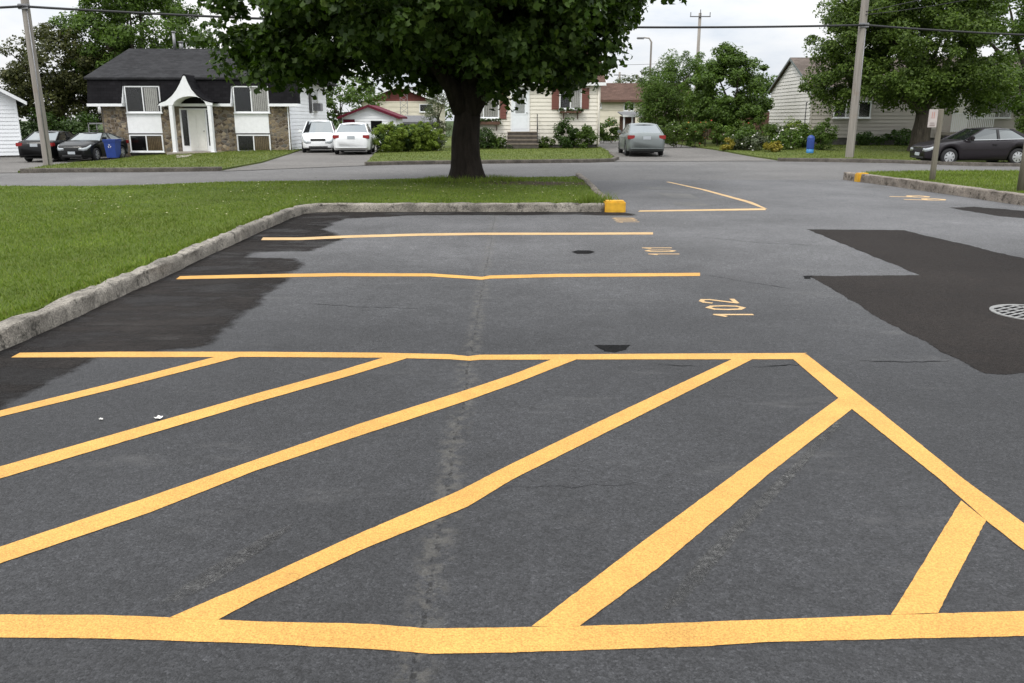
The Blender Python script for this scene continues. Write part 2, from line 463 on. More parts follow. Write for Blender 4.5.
feathered(M['patch'], 0.05, 0.45, 1.0, 12.0)
M['scuff'] = asphalt('worn_pale_asphalt', (0.078, 0.077, 0.075), speck=0.8, mottle=0.2)
feathered(M['scuff'], 0.55, 1.25, 0.4, 22.0)
M['tar'] = asphalt('tar_patch', (0.010, 0.010, 0.0105), rough=0.9, spec=0.08)
M['yellow'] = road_paint('yellow_road_paint', (0.56, 0.305, 0.078), wear=0.10)
M['yellow_faded'] = road_paint('faded_yellow_paint', (0.56, 0.38, 0.19), wear=0.34)
M['white_faded'] = road_paint('faded_white_paint', (0.17, 0.165, 0.15), wear=0.95, under=(0.078, 0.078, 0.08))
M['yellow_conc'] = plain('yellow_painted_concrete', (0.6, 0.33, 0.02), 0.7, 0.25, 5, bmp=0.5)
M['lawn'] = lawn_mat('lawn_turf', (0.064, 0.100, 0.012), (0.112, 0.152, 0.024), bare=(0.4, 20.6, 1.9, 0.8))
M['lawn_far'] = lawn_mat('front_lawn_turf', (0.072, 0.100, 0.020), (0.115, 0.140, 0.032), dryness=0.8)
M['earth'] = lawn_mat('rough_ground', (0.025, 0.045, 0.01), (0.045, 0.07, 0.018))
M['blade'] = leaf_mat('grass_blade', (0.068, 0.112, 0.012), (0.155, 0.208, 0.032), trans=0.2, rough=0.6, odd=(0.14, 0.14, 0.05))
M['blade_far'] = leaf_mat('dry_grass_blade', (0.065, 0.10, 0.015), (0.14, 0.165, 0.035), trans=0.2, rough=0.6, odd=(0.2, 0.19, 0.08))
M['kerb'] = concrete_mat('old_kerb_concrete', (0.205, 0.188, 0.162), amount=0.9)
M['kerb_far'] = concrete_mat('street_kerb_concrete', (0.10, 0.09, 0.078), amount=0.6)
M['kerb_right'] = concrete_mat('stained_kerb_concrete', (0.2, 0.175, 0.15), dirt=(0.04, 0.034, 0.028), amount=0.85)
M['bark'] = bark_mat('maple_bark', (0.027, 0.022, 0.018))
M['bark2'] = bark_mat('grey_bark', (0.08, 0.068, 0.055))
M['maple'] = leaf_mat('maple_leaf', (0.023, 0.046, 0.009), (0.056, 0.096, 0.017), trans=0.3, odd=(0.08, 0.12, 0.02))
M['leaf_green'] = leaf_mat('green_leaf', (0.036, 0.064, 0.012), (0.095, 0.142, 0.028), trans=0.3)
M['leaf_mid'] = leaf_mat('mid_green_leaf', (0.038, 0.070, 0.012), (0.092, 0.148, 0.028), trans=0.3)
M['leaf_brown'] = leaf_mat('bronze_leaf', (0.034, 0.042, 0.014), (0.076, 0.080, 0.026), trans=0.25)
M['leaf_dark'] = leaf_mat('dark_leaf', (0.022, 0.044, 0.012), (0.055, 0.095, 0.022), trans=0.25)
M['leaf_lime'] = leaf_mat('lime_leaf', (0.08, 0.125, 0.014), (0.17, 0.225, 0.035), trans=0.3)
M['leaf_yellow'] = leaf_mat('yellow_leaf', (0.16, 0.14, 0.02), (0.34, 0.28, 0.05), trans=0.3)
M['leaf_grey'] = leaf_mat('grey_leaf', (0.05, 0.065, 0.035), (0.12, 0.14, 0.08), trans=0.25)
M['petal_white'] = plain('white_petal', (0.72, 0.70, 0.66), 0.7)
M['petal_cream'] = plain('cream_petal', (0.5, 0.48, 0.28), 0.8)
M['petal_red'] = plain('red_petal', (0.45, 0.08, 0.04), 0.7)
M['petal_orange'] = plain('orange_petal', (0.6, 0.25, 0.04), 0.7)
M['pole'] = pole_mat('weathered_pole_wood', (0.27, 0.248, 0.225))
M['post'] = pole_mat('weathered_post_wood', (0.17, 0.155, 0.125))
M['white'] = plain('white_trim_paint', (0.78, 0.79, 0.80), 0.5, 0.05)
M['white_siding'] = plain('white_siding', (0.82, 0.84, 0.86), 0.5, 0.04, 1.2)
M['cream_siding'] = plain('cream_siding', (0.70, 0.66, 0.58), 0.6, 0.06, 1.2)
M['shaded_siding'] = plain('shaded_siding', (0.42, 0.39, 0.35), 0.6, 0.06, 1.2)  # pale house front: tree shade and weaker sun put into the colour
M['pale_siding'] = plain('pale_siding', (0.66, 0.64, 0.60), 0.6, 0.06, 1.2)
M['cream_wall'] = plain('cream_stucco', (0.66, 0.61, 0.50), 0.8, 0.08, 2)
M['red_board'] = plain('red_brown_board', (0.16, 0.035, 0.028), 0.7, 0.2)
M['red_trim'] = plain('dark_red_trim', (0.10, 0.012, 0.024), 0.8, 0.1, spec=0.15)
M['stone'] = stone_mat('field_stone')
M['shingle'] = shingle_mat('grey_shingle', (0.033, 0.033, 0.035))
M['shingle_dark'] = shingle_mat('shaded_black_shingle', (0.013, 0.0125, 0.014))  # same shingles as the hipped top; weathering and steep-slope shade in the colour
M['shingle_brown'] = shingle_mat('brown_shingle', (0.095, 0.06, 0.048))
M['shingle_taupe'] = shingle_mat('taupe_shingle', (0.12, 0.10, 0.088))
M['shutter'] = plain('brown_shutter', (0.17, 0.06, 0.045), 0.6, 0.1)
M['black'] = plain('black_interior', (0.008, 0.008, 0.009), 0.95, spec=0.03)
M['foundation'] = plain('grey_foundation', (0.09, 0.085, 0.08), 0.9, 0.3)
M['curtain'] = plain('grey_curtain', (0.8, 0.79, 0.77), 0.9, 0.1)
M['grey_trim'] = plain('dark_grey_trim', (0.13, 0.15, 0.145), 0.6, 0.1)
M['curtain_tan'] = plain('tan_curtain', (0.30, 0.22, 0.13), 0.9, 0.25)
M['glass'] = glass_mat('window_glass')
M['carglass'] = car_glass('car_glass')
M['carglass_side'] = car_glass('car_side_glass', 0.06, 0.28)
M['door_white'] = plain('white_door', (0.72, 0.71, 0.66), 0.5, 0.04)
M['door_pale'] = plain('pale_blue_door', (0.74, 0.77, 0.80), 0.5, 0.04)
M['wood_brown'] = plain('brown_wood', (0.09, 0.045, 0.028), 0.8, 0.3)
M['step'] = plain('dark_steps', (0.07, 0.06, 0.05), 0.85, 0.3)
M['wood_tread'] = plain('worn_step_tread', (0.20, 0.165, 0.13), 0.85, 0.3)
M['slab'] = plain('porch_slab', (0.28, 0.25, 0.21), 0.9, 0.15)
M['metal_grey'] = plain('grey_metal', (0.25, 0.25, 0.26), 0.5, 0.15, metal=0.6)
M['black_metal'] = plain('black_metal', (0.02, 0.02, 0.02), 0.5, 0.1)
M['cable'] = plain('black_cable', (0.015, 0.015, 0.017), 0.6)
M['rubber'] = plain('tyre_rubber', (0.015, 0.015, 0.016), 0.85)
M['rim'] = plain('silver_rim', (0.55, 0.56, 0.57), 0.35, 0.05, metal=0.7)
M['chrome'] = plain('chrome_trim', (0.6, 0.6, 0.6), 0.2, 0.03, metal=1.0)
M['lamp_red'] = plain('red_lens', (0.25, 0.018, 0.018), 0.2, 0.1)
M['lamp_clear'] = plain('clear_lens', (0.40, 0.43, 0.45), 0.12, 0.05)
M['plate'] = plain('number_plate', (0.40, 0.43, 0.46), 0.5, 0.05)
M['plastic_dark'] = plain('dark_plastic', (0.02, 0.02, 0.021), 0.6)
M['blue'] = plain('blue_plastic', (0.012, 0.042, 0.22), 0.5, 0.1)
M['blue_light'] = plain('light_blue_plastic', (0.03, 0.18, 0.42), 0.5, 0.1)
M['sign'] = plain('weathered_sign_face', (0.46, 0.41, 0.40), 0.5, 0.1, 9)
M['sign_ink'] = plain('faded_sign_ink', (0.28, 0.23, 0.22), 0.6)
M['sign_red'] = plain('faded_sign_red', (0.42, 0.2, 0.17), 0.6)
M['iron'] = plain('worn_iron', (0.22, 0.22, 0.215), 0.7, 0.3, 20, metal=0.0, spec=0.15)
M['brown_fence'] = plain('brown_fence_boards', (0.10, 0.05, 0.035), 0.85, 0.3)
M['grey_boards'] = plain('grey_boards', (0.12, 0.12, 0.125), 0.85, 0.2)
P_BLACK = car_paint('black_paint', (0.004, 0.004, 0.005))
P_CHAR = car_paint('charcoal_paint', (0.005, 0.0055, 0.006), 0.0)
P_WHITE = car_paint('white_paint', (0.78, 0.79, 0.80))
P_GREEN = car_paint('grey_green_paint', (0.185, 0.205, 0.205), 0.3)
P_PLUM = car_paint('dark_grey_paint', (0.018, 0.015, 0.018), 0.0)
# ================================================================= GROUND
def sheet(name, poly, off, mat, cell=1.5, skirt=0.0, parent=None, kind='structure', zf=ground_z):
    bm = bmesh.new()
    vs = [bm.verts.new((p[0], p[1], 0)) for p in poly]
    bm.faces.new(vs)
    bmesh.ops.triangulate(bm, faces=bm.faces[:])
    xs = [p[0] for p in poly]; ys = [p[1] for p in poly]
    for ax, lo, hi in ((0, min(xs), max(xs)), (1, min(ys), max(ys))):
        k = math.ceil(lo/cell)*cell
        while k < hi:
            co = [0, 0, 0]; co[ax] = k; no = [0, 0, 0]; no[ax] = 1
            bmesh.ops.bisect_plane(bm, geom=bm.verts[:]+bm.edges[:]+bm.faces[:], plane_co=co, plane_no=no, dist=1e-5)
            k += cell
    bmesh.ops.remove_doubles(bm, verts=bm.verts[:], dist=1e-4)
    for f in bm.faces:
        if f.normal.z < 0: f.normal_flip()
    o_ = off if callable(off) else (lambda x, y: off)
    for v in bm.verts: v.co.z = zf(v.co.x, v.co.y) + o_(v.co.x, v.co.y)
    if skirt:
        be = [e for e in bm.edges if e.is_boundary]
        r = bmesh.ops.extrude_edge_only(bm, edges=be)
        for v in r['geom']:
            if isinstance(v, bmesh.types.BMVert): v.co.z -= skirt
    me = bpy.data.meshes.new(name); bm.to_mesh(me); bm.free(); me.materials.append(mat)
    o = bpy.data.objects.new(name, me); C.objects.link(o)
    if kind: o['kind'] = kind
    if parent: o.parent = parent
    return o

# base ground, one sheet to the horizon
def base_ground():
    xs = [-700, -300, -150, -90] + [x for x in range(-60, 62, 3)] + [90, 150, 300, 700]
    ys = [-60, -20] + [y for y in range(-3, 90, 3)] + [110, 150, 250, 450, 900]
    vs = [(x, y, ground_z(x, y) - 0.05 - (0.6 if (-20 < y < 0) else 0)*0) for y in ys for x in xs]
    n = len(xs); fs = [(j*n+i, j*n+i+1, (j+1)*n+i+1, (j+1)*n+i) for j in range(len(ys)-1) for i in range(n-1)]
    mb = MB(); mb.smooth(); mb.add(vs, fs)
    o = mb.build('ground', M['earth']); o['kind'] = 'structure'
base_ground()

YL = 23.7                                     # joint between lot and street
street = sheet('street', [(-75, 8), (-3.9, 17.5), (-3.9, 23.0), (9.5, 23.0), (9.9, 17.5), (75, 15), (75, 40), (20, 37.2), (0, 36), (-20, 33.5), (-75, 30)], -0.008, M['street'], 3.0)
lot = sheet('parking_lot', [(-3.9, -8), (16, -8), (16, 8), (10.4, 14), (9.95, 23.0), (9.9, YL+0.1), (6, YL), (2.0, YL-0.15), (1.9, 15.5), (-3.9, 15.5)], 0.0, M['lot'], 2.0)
# kerb-side lawn of the near island
def gpl(pts, z=0.0): return [(G(x, y, z).x, G(x, y, z).y) for x, y in pts]
street_edge = gpl([(570, 176.3), (500, 177), (400, 178.6), (300, 181), (200, 183.2), (100, 185.3), (0, 187.2)], 0.08)
sx, sy = street_edge[-1]
isl = [(1.93, 24.3)] + street_edge + [(sx-8, sy-1.7), (-45, 12.5), (-45, -8), (-3.93, -8), (-3.93, 15.52), (1.93, 15.52)]
def isl_off(x, y):
    e = 21.5 + 0.18*(x+13)
    z = 0.13 - 0.06*S((y-(e-3.5))/3.5)
    d = math.hypot(x+1.05, y-21.0)
    z += 0.10*math.exp(-(d/1.1)**2)                     # the mound at the roots
    z += 0.03*math.sin(x*0.9+1)*math.sin(y*0.7)*S((-x-4.4)/1.0)
    return z
island = sheet('lawn', isl, isl_off, M['lawn'], 0.7, skirt=0.2, zf=lambda x, y: 0)
rl_far = gpl([(870, 174.2), (930, 173.3), (1024, 173)], 0.08)
rlawn = [(9.55, 23.7)] + rl_far + [(40, 27.5), (40, 6), (11.05, 6), (10.55, 12), (10.2, 16.6), (9.95, 20)]
lawn_r = sheet('lawn', rlawn[::-1], 0.15, M['lawn_far'], 1.5, skirt=0.25)

# across the street
driveL = sheet('driveway', gpl([(-420, 176), (-120, 174.5), (20, 172.5), (73, 158), (108, 157)]) + [(-19.2, 52), (-30, 56), (-60, 50)], 0.006, M['drive'], 2.0)
driveC = sheet('driveway', gpl([(220, 171.4), (303, 150)]) + [(-10.5, 58), (-5.8, 58)] + gpl([(380, 153), (368, 165.5)]), 0.006, M['drive'], 2.0)
driveR = sheet('driveway', gpl([(615, 161.5), (600, 149)]) + [(4.6, 64), (10.5, 64)] + gpl([(700, 148.5), (790, 161)]), 0.006, M['drive'], 2.0)
lawnA_p = gpl([(18, 172.6), (60, 172), (140, 171.8), (222, 170.6), (262, 163), (303, 150)]) + [(-10.2, 58), (-10.2, 80), (-20, 80), (-20.2, 47)] + gpl([(108, 157), (72, 159)])
lawnA = sheet('lawn', lawnA_p[::-1], 0.06, M['lawn_far'], 1.5, skirt=0.25)
lawnB_p = gpl([(366, 165.2), (400, 164.3), (500, 163), (590, 162.2), (614, 161.5), (618, 159.5), (611, 155), (599, 149)]) + [(4.75, 47), (4.75, 85), (-5.9, 85), (-5.9, 58)] + gpl([(376, 153)])
lawnB = sheet('lawn', lawnB_p[::-1], 0.07, M['lawn_far'], 1.5, skirt=0.25)
lawnC_p = gpl([(770, 159.5), (780, 161), (850, 161.6), (940, 162.2), (1024, 163.2), (1180, 165)]) + [(45, 60), (45, 90), (10.8, 90), (10.8, 60)] + gpl([(693, 148.7), (720, 152.5)])
lawnC = sheet('lawn', lawnC_p[::-1], 0.07, M['lawn_far'], 1.5, skirt=0.25)
walk = sheet('path', gpl([(177, 158.5), (187, 158), (194, 154), (176, 154)]), 0.075, M['slab'], 1.5)

# ---------------------------------------------------------------- kerbs
def smooth_path(pts, step=0.1):
    out = []
    for a, b in zip(pts[:-1], pts[1:]):
        a, b = Vector(a), Vector(b); n = max(1, int((b-a).length/step))
        out += [a.lerp(b, i/n) for i in range(n)]
    return out + [Vector(pts[-1])]

def kerb(pts, w, h, mat, jit=0.006, step=0.1, base=lambda x, y: 0.0, name='kerb', lean=0.0):
    """pts run along the road-side foot; the kerb lies to the LEFT of the direction of travel"""
    path = smooth_path(pts, step)
    prof = [(0.0, -0.12), (0.004, 0.3*h), (0.008, h-0.035), (0.016, h-0.006), (0.032, h), (w*0.5, h+0.004), (w-0.03, h), (w-0.008, h-0.015), (w, h-0.05), (w, -0.12)]
    vs = []; k = len(prof); rr = random.Random(len(path)); wob = [0.0]*k
    for i, p in enumerate(path):
        d = (path[min(i+2, len(path)-1)] - path[max(i-2, 0)]).to_2d().normalized()
        nx, ny = -d.y, d.x
        wave = 0.012*math.sin(i*step*0.9) + 0.008*math.sin(i*step*2.7+1)
        for j, (u, z) in enumerate(prof):
            wob[j] = 0.45*wob[j] + rr.uniform(-jit, jit)
            uu = u + wave + (wob[j] if 0 < j < k-1 else 0); zz = z + (wob[j]*0.8 if 1 < j < k-2 else 0)
            vs.append((p.x+nx*uu, p.y+ny*uu, base(p.x, p.y)+zz))
    fs = [(i*k+j, (i+1)*k+j, (i+1)*k+j+1, i*k+j+1) for i in range(len(path)-1) for j in range(k-1)]
    fs += [tuple(range(k)), tuple(reversed(range((len(path)-1)*k, len(path)*k)))]
    mb = MB(); mb.smooth(); mb.add(vs, fs)
    o = mb.build(name, mat)
    o['kind'] = 'structure'
    return o

kerb([(-3.72, -4, 0), (-3.74, 5, 0), (-3.80, 14.3, 0), (-3.74, 15.0, 0), (-3.55, 15.28, 0), (-3.2, 15.36, 0), (1.70, 15.33, 0)], 0.17, 0.15, M['kerb'], jit=0.012)
kb = kerb([(1.98, 15.62, 0), (1.93, 18.5, 0), (1.98, 21.5, 0), (2.0, 24.3, 0)], 0.17, 0.15, M['kerb_right'])
ye = MB(); ye.box(1.70, 2.08, 15.28, 15.60, -0.05, 0.20, 0.025)
yb = ye.build('kerb_block', M['yellow_conc']); yb['kind'] = 'structure'
kr = kerb([(9.30, 23.75, 0), (9.50, 22.4, 0), (9.72, 20.5, 0), (9.92, 18.6, 0), (10.05, 16.6, 0), (10.4, 12, 0), (10.9, 6, 0)], 0.22, 0.21, M['kerb_right'], jit=0.010)
ye = MB(); ye.box(9.37, 9.68, 22.85, 23.12, -0.05, 0.235, 0.03)
yb = ye.build('kerb_block', M['yellow_conc']); yb['kind'] = 'structure'

def far_kerb(pts, h=0.13, w=0.16):
    q = [(x, y, 0) for x, y in pts]
    return kerb(q, w, h, M['kerb_far'], jit=0.003, step=0.35, base=ground_z)
far_kerb(gpl([(20, 172.9), (60, 172.2), (140, 172.0), (222, 170.9)]))
far_kerb(gpl([(366, 165.5), (400, 164.6), (500, 163.3), (590, 162.5), (614, 161.7), (619, 159.5), (612, 155)]))
far_kerb(gpl([(778, 161.3), (850, 161.9), (940, 162.5), (1024, 163.5), (1180, 165.3)]))

# ---------------------------------------------------------------- markings on the lot
def flat_poly(name, pts, z, mat, parent=lot):
    mb = MB(); mb.add([(x, y, z) for x, y in pts], [tuple(range(len(pts)))])
    o = mb.build(name, mat, parent)
    bm = bmesh.new(); bm.from_mesh(o.data)
    for f in bm.faces:
        if f.normal.z < 0: f.normal_flip()
    bmesh.ops.triangulate(bm, faces=bm.faces[:]); bm.to_mesh(o.data); bm.free()
    return o

def densify(pts, step, amp, rr):
    out = []
    for a, b in zip(pts[:-1], pts[1:]):
        a, b = Vector(a[:2]), Vector(b[:2]); n = max(1, int((b-a).length/step))
        nrm = Vector((-(b-a).y, (b-a).x)).normalized()
        for i in range(n):
            out.append(a.lerp(b, i/n) + nrm*rr.gauss(0, amp))
    out.append(Vector(pts[-1][:2])); return out

def band(name, upper, lower, z, mat, amp=0.0007, step=0.03, parent=lot):
    """a painted band between two measured edges, with slightly ragged edges"""
    rr = random.Random(len(name) * 7 + len(upper) + int(abs(upper[0][0]) * 100))
    a = densify(upper, step, amp, rr); b = densify(lower, step, amp, rr)
    n = max(len(a), len(b))
    def res(p): return [p[min(len(p)-1, int(round(i*(len(p)-1)/(n-1))))] for i in range(n)]
    a, b = res(a), res(b)
    mb = MB(); mb.add([(p.x, p.y, z) for p in a] + [(p.x, p.y, z) for p in b], [(n+i, n+i+1, i+1, i) for i in range(n-1)])
    o = mb.build(name, mat, parent)
    bm = bmesh.new(); bm.from_mesh(o.data)
    for f in bm.faces:
        if f.normal.z < 0: f.normal_flip()
    bm.to_mesh(o.data); bm.free()
    return o

def gp(pts): return [G(x, y) for x, y in pts]
def extend(pts, dist, at_start=True):
    if at_start:
        d = (pts[0]-pts[1]).normalized(); return [pts[0]+d*dist] + pts
    d = (pts[-1]-pts[-2]).normalized(); return pts + [pts[-1]+d*dist]

ZP = 0.0026
up = gp([(0, 615), (100, 615.5), (150, 617), (256, 622), (370, 624.5), (430, 629), (512, 628), (640, 625), (768, 620), (890, 615.5), (1024, 611.5)])
lo = gp([(0, 638), (100, 639), (150, 640.5), (256, 644), (380, 650), (430, 654.5), (512, 653), (700, 647), (768, 642.5), (920, 639), (1024, 636.5)])
up = extend(extend(up, 1.9), 1.2, False); lo = extend(extend(lo, 1.9), 1.2, False)
band('hatch_line', up, lo, ZP, M['yellow'])
up = gp([(20, 353), (120, 352), (256, 352), (380, 353), (450, 354.5), (468, 356.5), (480, 355), (512, 355), (650, 354), (807, 353.2)])
lo = gp([(11, 357.7), (120, 357.5), (256, 357.2), (380, 358), (450, 359.5), (470, 361), (482, 360), (512, 360), (650, 359.6), (793, 359.5)])
band('hatch_line', up, lo, ZP, M['yellow'])
def diag(up, lo, ext=0.0):
    u, l = gp(up), gp(lo)
    if ext: u, l = extend(u, ext), extend(l, ext)
    band('hatch_line', u, l, ZP+0.0005, M['yellow'])
diag([(0, 411), (110, 384), (215, 357.2)], [(0, 417.2), (120, 388), (240, 357.2)], 0.35)
diag([(0, 467), (256, 394), (340, 371), (383, 358)], [(0, 479), (256, 402.7), (350, 376), (409, 358)], 1.0)
diag([(0, 547.5), (150, 497), (256, 460), (360, 424), (467, 390), (512, 375), (552, 359.5)], [(0, 564), (150, 513), (256, 471), (360, 436), (467, 401), (512, 385), (577, 359.5)], 1.4)
diag([(170, 618), (256, 581), (350, 538), (458, 491.7), (512, 464), (620, 412), (732, 359.5)], [(217, 621), (256, 600), (360, 551), (468, 507), (512, 480), (630, 421), (752, 359.8)])
diag([(531.6, 627), (640, 544), (768, 450), (839, 398)], [(579, 627), (660, 567), (768, 475), (853, 408.5)])
diag([(891, 615.5), (925, 560), (961, 501)], [(938, 613.5), (962, 567), (986, 521)])
u = extend(gp([(800, 353.4), (807, 355), (880, 412), (964, 480), (1024, 524)]), 1.6, False)
l = extend(gp([(791, 358.5), (793, 359.5), (839, 399), (940, 480), (986, 521), (1024, 551)]), 1.6, False)
band('hatch_line', u, l, ZP+0.0009, M['yellow'])

def stall(up, lo, mat=M['yellow']):
    return band('stall_line', gp(up), gp(lo), ZP, mat, amp=0.002, step=0.08)
stall([(180, 276.3), (250, 274.6), (340, 273.2), (430, 273.6), (470, 276.2), (482, 277), (490, 275.6), (560, 274), (700, 273)],
      [(176, 279.4), (250, 278.0), (340, 276.4), (430, 276.6), (470, 279.0), (482, 280), (490, 278.8), (560, 277.2), (700, 276.2)])
stall([(263, 237.6), (300, 237.6), (350, 235.4), (420, 233.6), (480, 232.8), (560, 232.8), (653, 232.4)],
      [(261, 240.2), (300, 240.2), (350, 237.9), (420, 236.0), (480, 235.1), (560, 235.0), (653, 234.6)], M['yellow_faded'])
stall([(640, 210.5), (765, 208.4)], [(638, 211.8), (766, 210.2)], M['yellow_faded'])
stall([(666, 182), (700, 189.5), (745, 202), (762, 208)], [(669, 181.8), (705, 189.5), (752, 202), (768, 209.3)], M['yellow_faded'])

# stall numbers: strokes given as (along, up) with up pointing away from the aisle
DIG = {'1': [[(0.02, 0.78), (0.11, 1.0), (0.11, 0.0)]],
       '0': [[(0.11, 1.0), (0.02, 0.85), (0.0, 0.5), (0.02, 0.15), (0.11, 0.0), (0.2, 0.15), (0.22, 0.5), (0.2, 0.85), (0.11, 1.0)]],
       '2': [[(0.0, 0.78), (0.04, 0.95), (0.12, 1.0), (0.21, 0.92), (0.21, 0.7), (0.1, 0.35), (0.0, 0.02), (0.24, 0.02)]],
       '9': [[(0.21, 0.7), (0.12, 0.5), (0.02, 0.6), (0.01, 0.85), (0.12, 1.0), (0.21, 0.88), (0.21, 0.55), (0.13, 0.0)]],
       '8': [[(0.11, 0.52), (0.02, 0.68), (0.02, 0.9), (0.11, 1.0), (0.2, 0.9), (0.2, 0.68), (0.11, 0.52), (0.01, 0.34), (0.01, 0.1), (0.11, 0.0), (0.21, 0.1), (0.21, 0.34), (0.11, 0.52)]]}
def number(text, x_base, x_top, y0, y1, mat, pw=0.046):
    mb = MB(); n = len(text); adv = (y1-y0)/n; zz = ZP
    for i, ch in enumerate(text):
        for st in DIG[ch]:
            pts = [Vector((x_base + (x_top-x_base)*v, y0 + i*adv + u*adv/0.40, 0)) for u, v in st]
            for a, b in zip(pts[:-1], pts[1:]):
                d = (b-a).normalized(); nrm = Vector((-d.y, d.x, 0))*pw/2; e = d*pw*0.35
                zz += 0.00006
                mb.add([(p.x, p.y, zz) for p in (a-e-nrm, b+e-nrm, b+e+nrm, a-e+nrm)], [(0, 1, 2, 3)])
    return mb.build('stall_number', mat, lot)
number('102', 2.09, 1.775, 6.98, 7.80, M['yellow_faded'])['label'] = 'stall number 102 in faded yellow paint'
number('101', 2.10, 1.74, 10.35, 11.12, M['yellow_faded'])['label'] = 'stall number 101 in faded yellow paint'
number('100', 2.10, 1.74, 13.75, 14.5, M['yellow_faded'])['label'] = 'small faded stall number beside the yellow kerb block'
# the far side reads the other way
number('99', 8.35, 9.15, 18.7, 17.3, M['yellow_faded'], 0.11)['label'] = 'faded stall number near the right kerb'
number('98', 8.75, 9.45, 21.6, 20.6, M['white_faded'], 0.10)['label'] = 'worn stall number near the street end of the right kerb'
for pts in ([(640, 186), (668, 187.5), (690, 190), (650, 189.5)], [(655, 193), (690, 194), (700, 199), (672, 198)], [(672, 203), (700, 201.5), (712, 206), (676, 206)]):
    flat_poly('worn_marking', [(p.x, p.y) for p in gp(pts)], ZP, M['white_faded'])

# ---------------------------------------------------------------- patches
def ragged(pts, step, amp, seed):
    rr = random.Random(seed); pts = [Vector(p[:2]) for p in pts]; out = []
    for i in range(len(pts)):
        a, b = pts[i], pts[(i+1) % len(pts)]; n = max(1, int((b-a).length/step)); w = 0
        nrm = Vector((-(b-a).y, (b-a).x)).normalized()
        for k in range(n):
            w = 0.6*w + rr.gauss(0, amp) if 0 < k else 0
            out.append(a.lerp(b, k/n) + nrm*w)
    return [(p.x, p.y) for p in out]
def fade_poly(name, pts, z, mat, width):
    o = flat_poly(name, pts, z, mat); me = o.data
    bm = bmesh.new()
    vs = [bm.verts.new((x, y, z)) for x, y in pts]; f = bm.faces.new(vs)
    if f.normal.z < 0: f.normal_flip()
    bm.normal_update()
    rim = set(vs)
    bmesh.ops.inset_region(bm, faces=bm.faces[:], thickness=width, use_even_offset=False, use_boundary=True)
    lay = bm.verts.layers.float.new('fade')
    for v in bm.verts: v[lay] = 0.0 if any(e.is_boundary for e in v.link_edges) else 1.0
    bmesh.ops.triangulate(bm, faces=bm.faces[:])
    for f in bm.faces:
        if f.normal.z < 0: f.normal_flip()
    bm.to_mesh(me); bm.free()
    return o
def fade_grid(name, pts, z, mat, width, cell=0.07):
    pa = np.array([(p[0], p[1]) for p in pts]); lo = pa.min(0)-cell; hi = pa.max(0)+cell
    nx, ny = int((hi[0]-lo[0])/cell)+2, int((hi[1]-lo[1])/cell)+2
    gx, gy = np.meshgrid(lo[0]+np.arange(nx)*cell, lo[1]+np.arange(ny)*cell); q = np.stack([gx.ravel(), gy.ravel()], 1)
    ins = np.zeros(len(q), bool); d = np.full(len(q), 9.0); j = len(pa)-1
    for i in range(len(pa)):
        a, b = pa[j], pa[i]; e = b-a; t = np.clip(((q-a)@e)/(e@e+1e-12), 0, 1); d = np.minimum(d, np.hypot(*(q-(a+t[:, None]*e)).T))
        c = (a[1] > q[:, 1]) != (b[1] > q[:, 1])
        ins ^= c & (q[:, 0] < (b[0]-a[0])*(q[:, 1]-a[1])/((b[1]-a[1]) if abs(b[1]-a[1]) > 1e-9 else 1e-9)+a[0]); j = i
    fade = np.where(ins, np.clip(d/width, 0, 1), 0.0)
    fs = []
    for r in range(ny-1):
        for c in range(nx-1):
            k = r*nx+c; quad = (k, k+1, k+nx+1, k+nx)
            if any(fade[v] > 0 for v in quad): fs.append(quad)
    used = sorted({v for f in fs for v in f}); ix = {v: i for i, v in enumerate(used)}
    mb = MB(); mb.add([(q[v, 0], q[v, 1], z) for v in used], [tuple(ix[v] for v in f) for f in fs])
    o = mb.build(name, mat, lot)
    bm = bmesh.new(); bm.from_mesh(o.data)
    for f in bm.faces:
        if f.normal.z < 0: f.normal_flip()
    bm.to_mesh(o.data); bm.free()
    at_ = o.data.attributes.new('fade', 'FLOAT', 'POINT'); at_.data.foreach_set('value', fade[used].astype(np.float32))
    return o
right_patch = gp([(806, 229.3), (905, 230.2), (960, 243), (1024, 258), (1150, 290), (1180, 372), (1024, 373.5), (985, 374), (940, 352), (890, 325), (845, 297), (805, 275.6), (918, 275), (862, 252)])
fade_poly('asphalt_patch', ragged(right_patch, 0.1, 0.012, 3), 0.0013, M['patch'], 0.05)['label'] = 'dark brown fresh patch with stepped outline round the drain'
fade_poly('asphalt_patch', ragged(gp([(948, 207.5), (975, 206.6), (1005, 209), (1060, 214), (1060, 221), (1000, 216.5), (975, 212.5)]), 0.15, 0.02, 5), 0.0013, M['patch'], 0.12)
left_patch = [Vector((-4.3, 4.2)), Vector((-4.3, 15.7)), Vector((1.9, 15.7)), G(628, 211), G(640, 216.5), G(560, 215.5), G(420, 216), G(352, 219), G(330, 229), G(352, 237),
              G(346, 241), G(318, 252), G(262, 253), G(256, 256.5), G(306, 258), G(312, 263), G(298, 274), G(289, 285), G(270, 298), G(251, 317), G(228, 338), G(211, 351), G(110, 359), G(60, 385), G(10, 414), G(-30, 424)]
fade_grid('asphalt_patch', ragged(left_patch, 0.25, 0.03, 9), 0.0013, M['patch_dark'], 0.24)['label'] = 'blackened strip along the left kerb'
flat_poly('tar_patch', ragged(gp([(594, 345.5), (631, 345), (626, 350), (615, 352.5), (604, 351.5)]), 0.03, 0.004, 2), 0.0022, M['tar'])
flat_poly('tar_patch', ragged(gp([(571, 252), (578, 250.4), (590, 250.6), (595, 252.2), (588, 254), (577, 254)]), 0.05, 0.006, 4), 0.0022, M['tar'])
flat_poly('tar_patch', ragged(gp([(803, 276), (812, 276), (811, 279), (804, 279)]), 0.05, 0.01, 6), 0.0022, M['tar'])
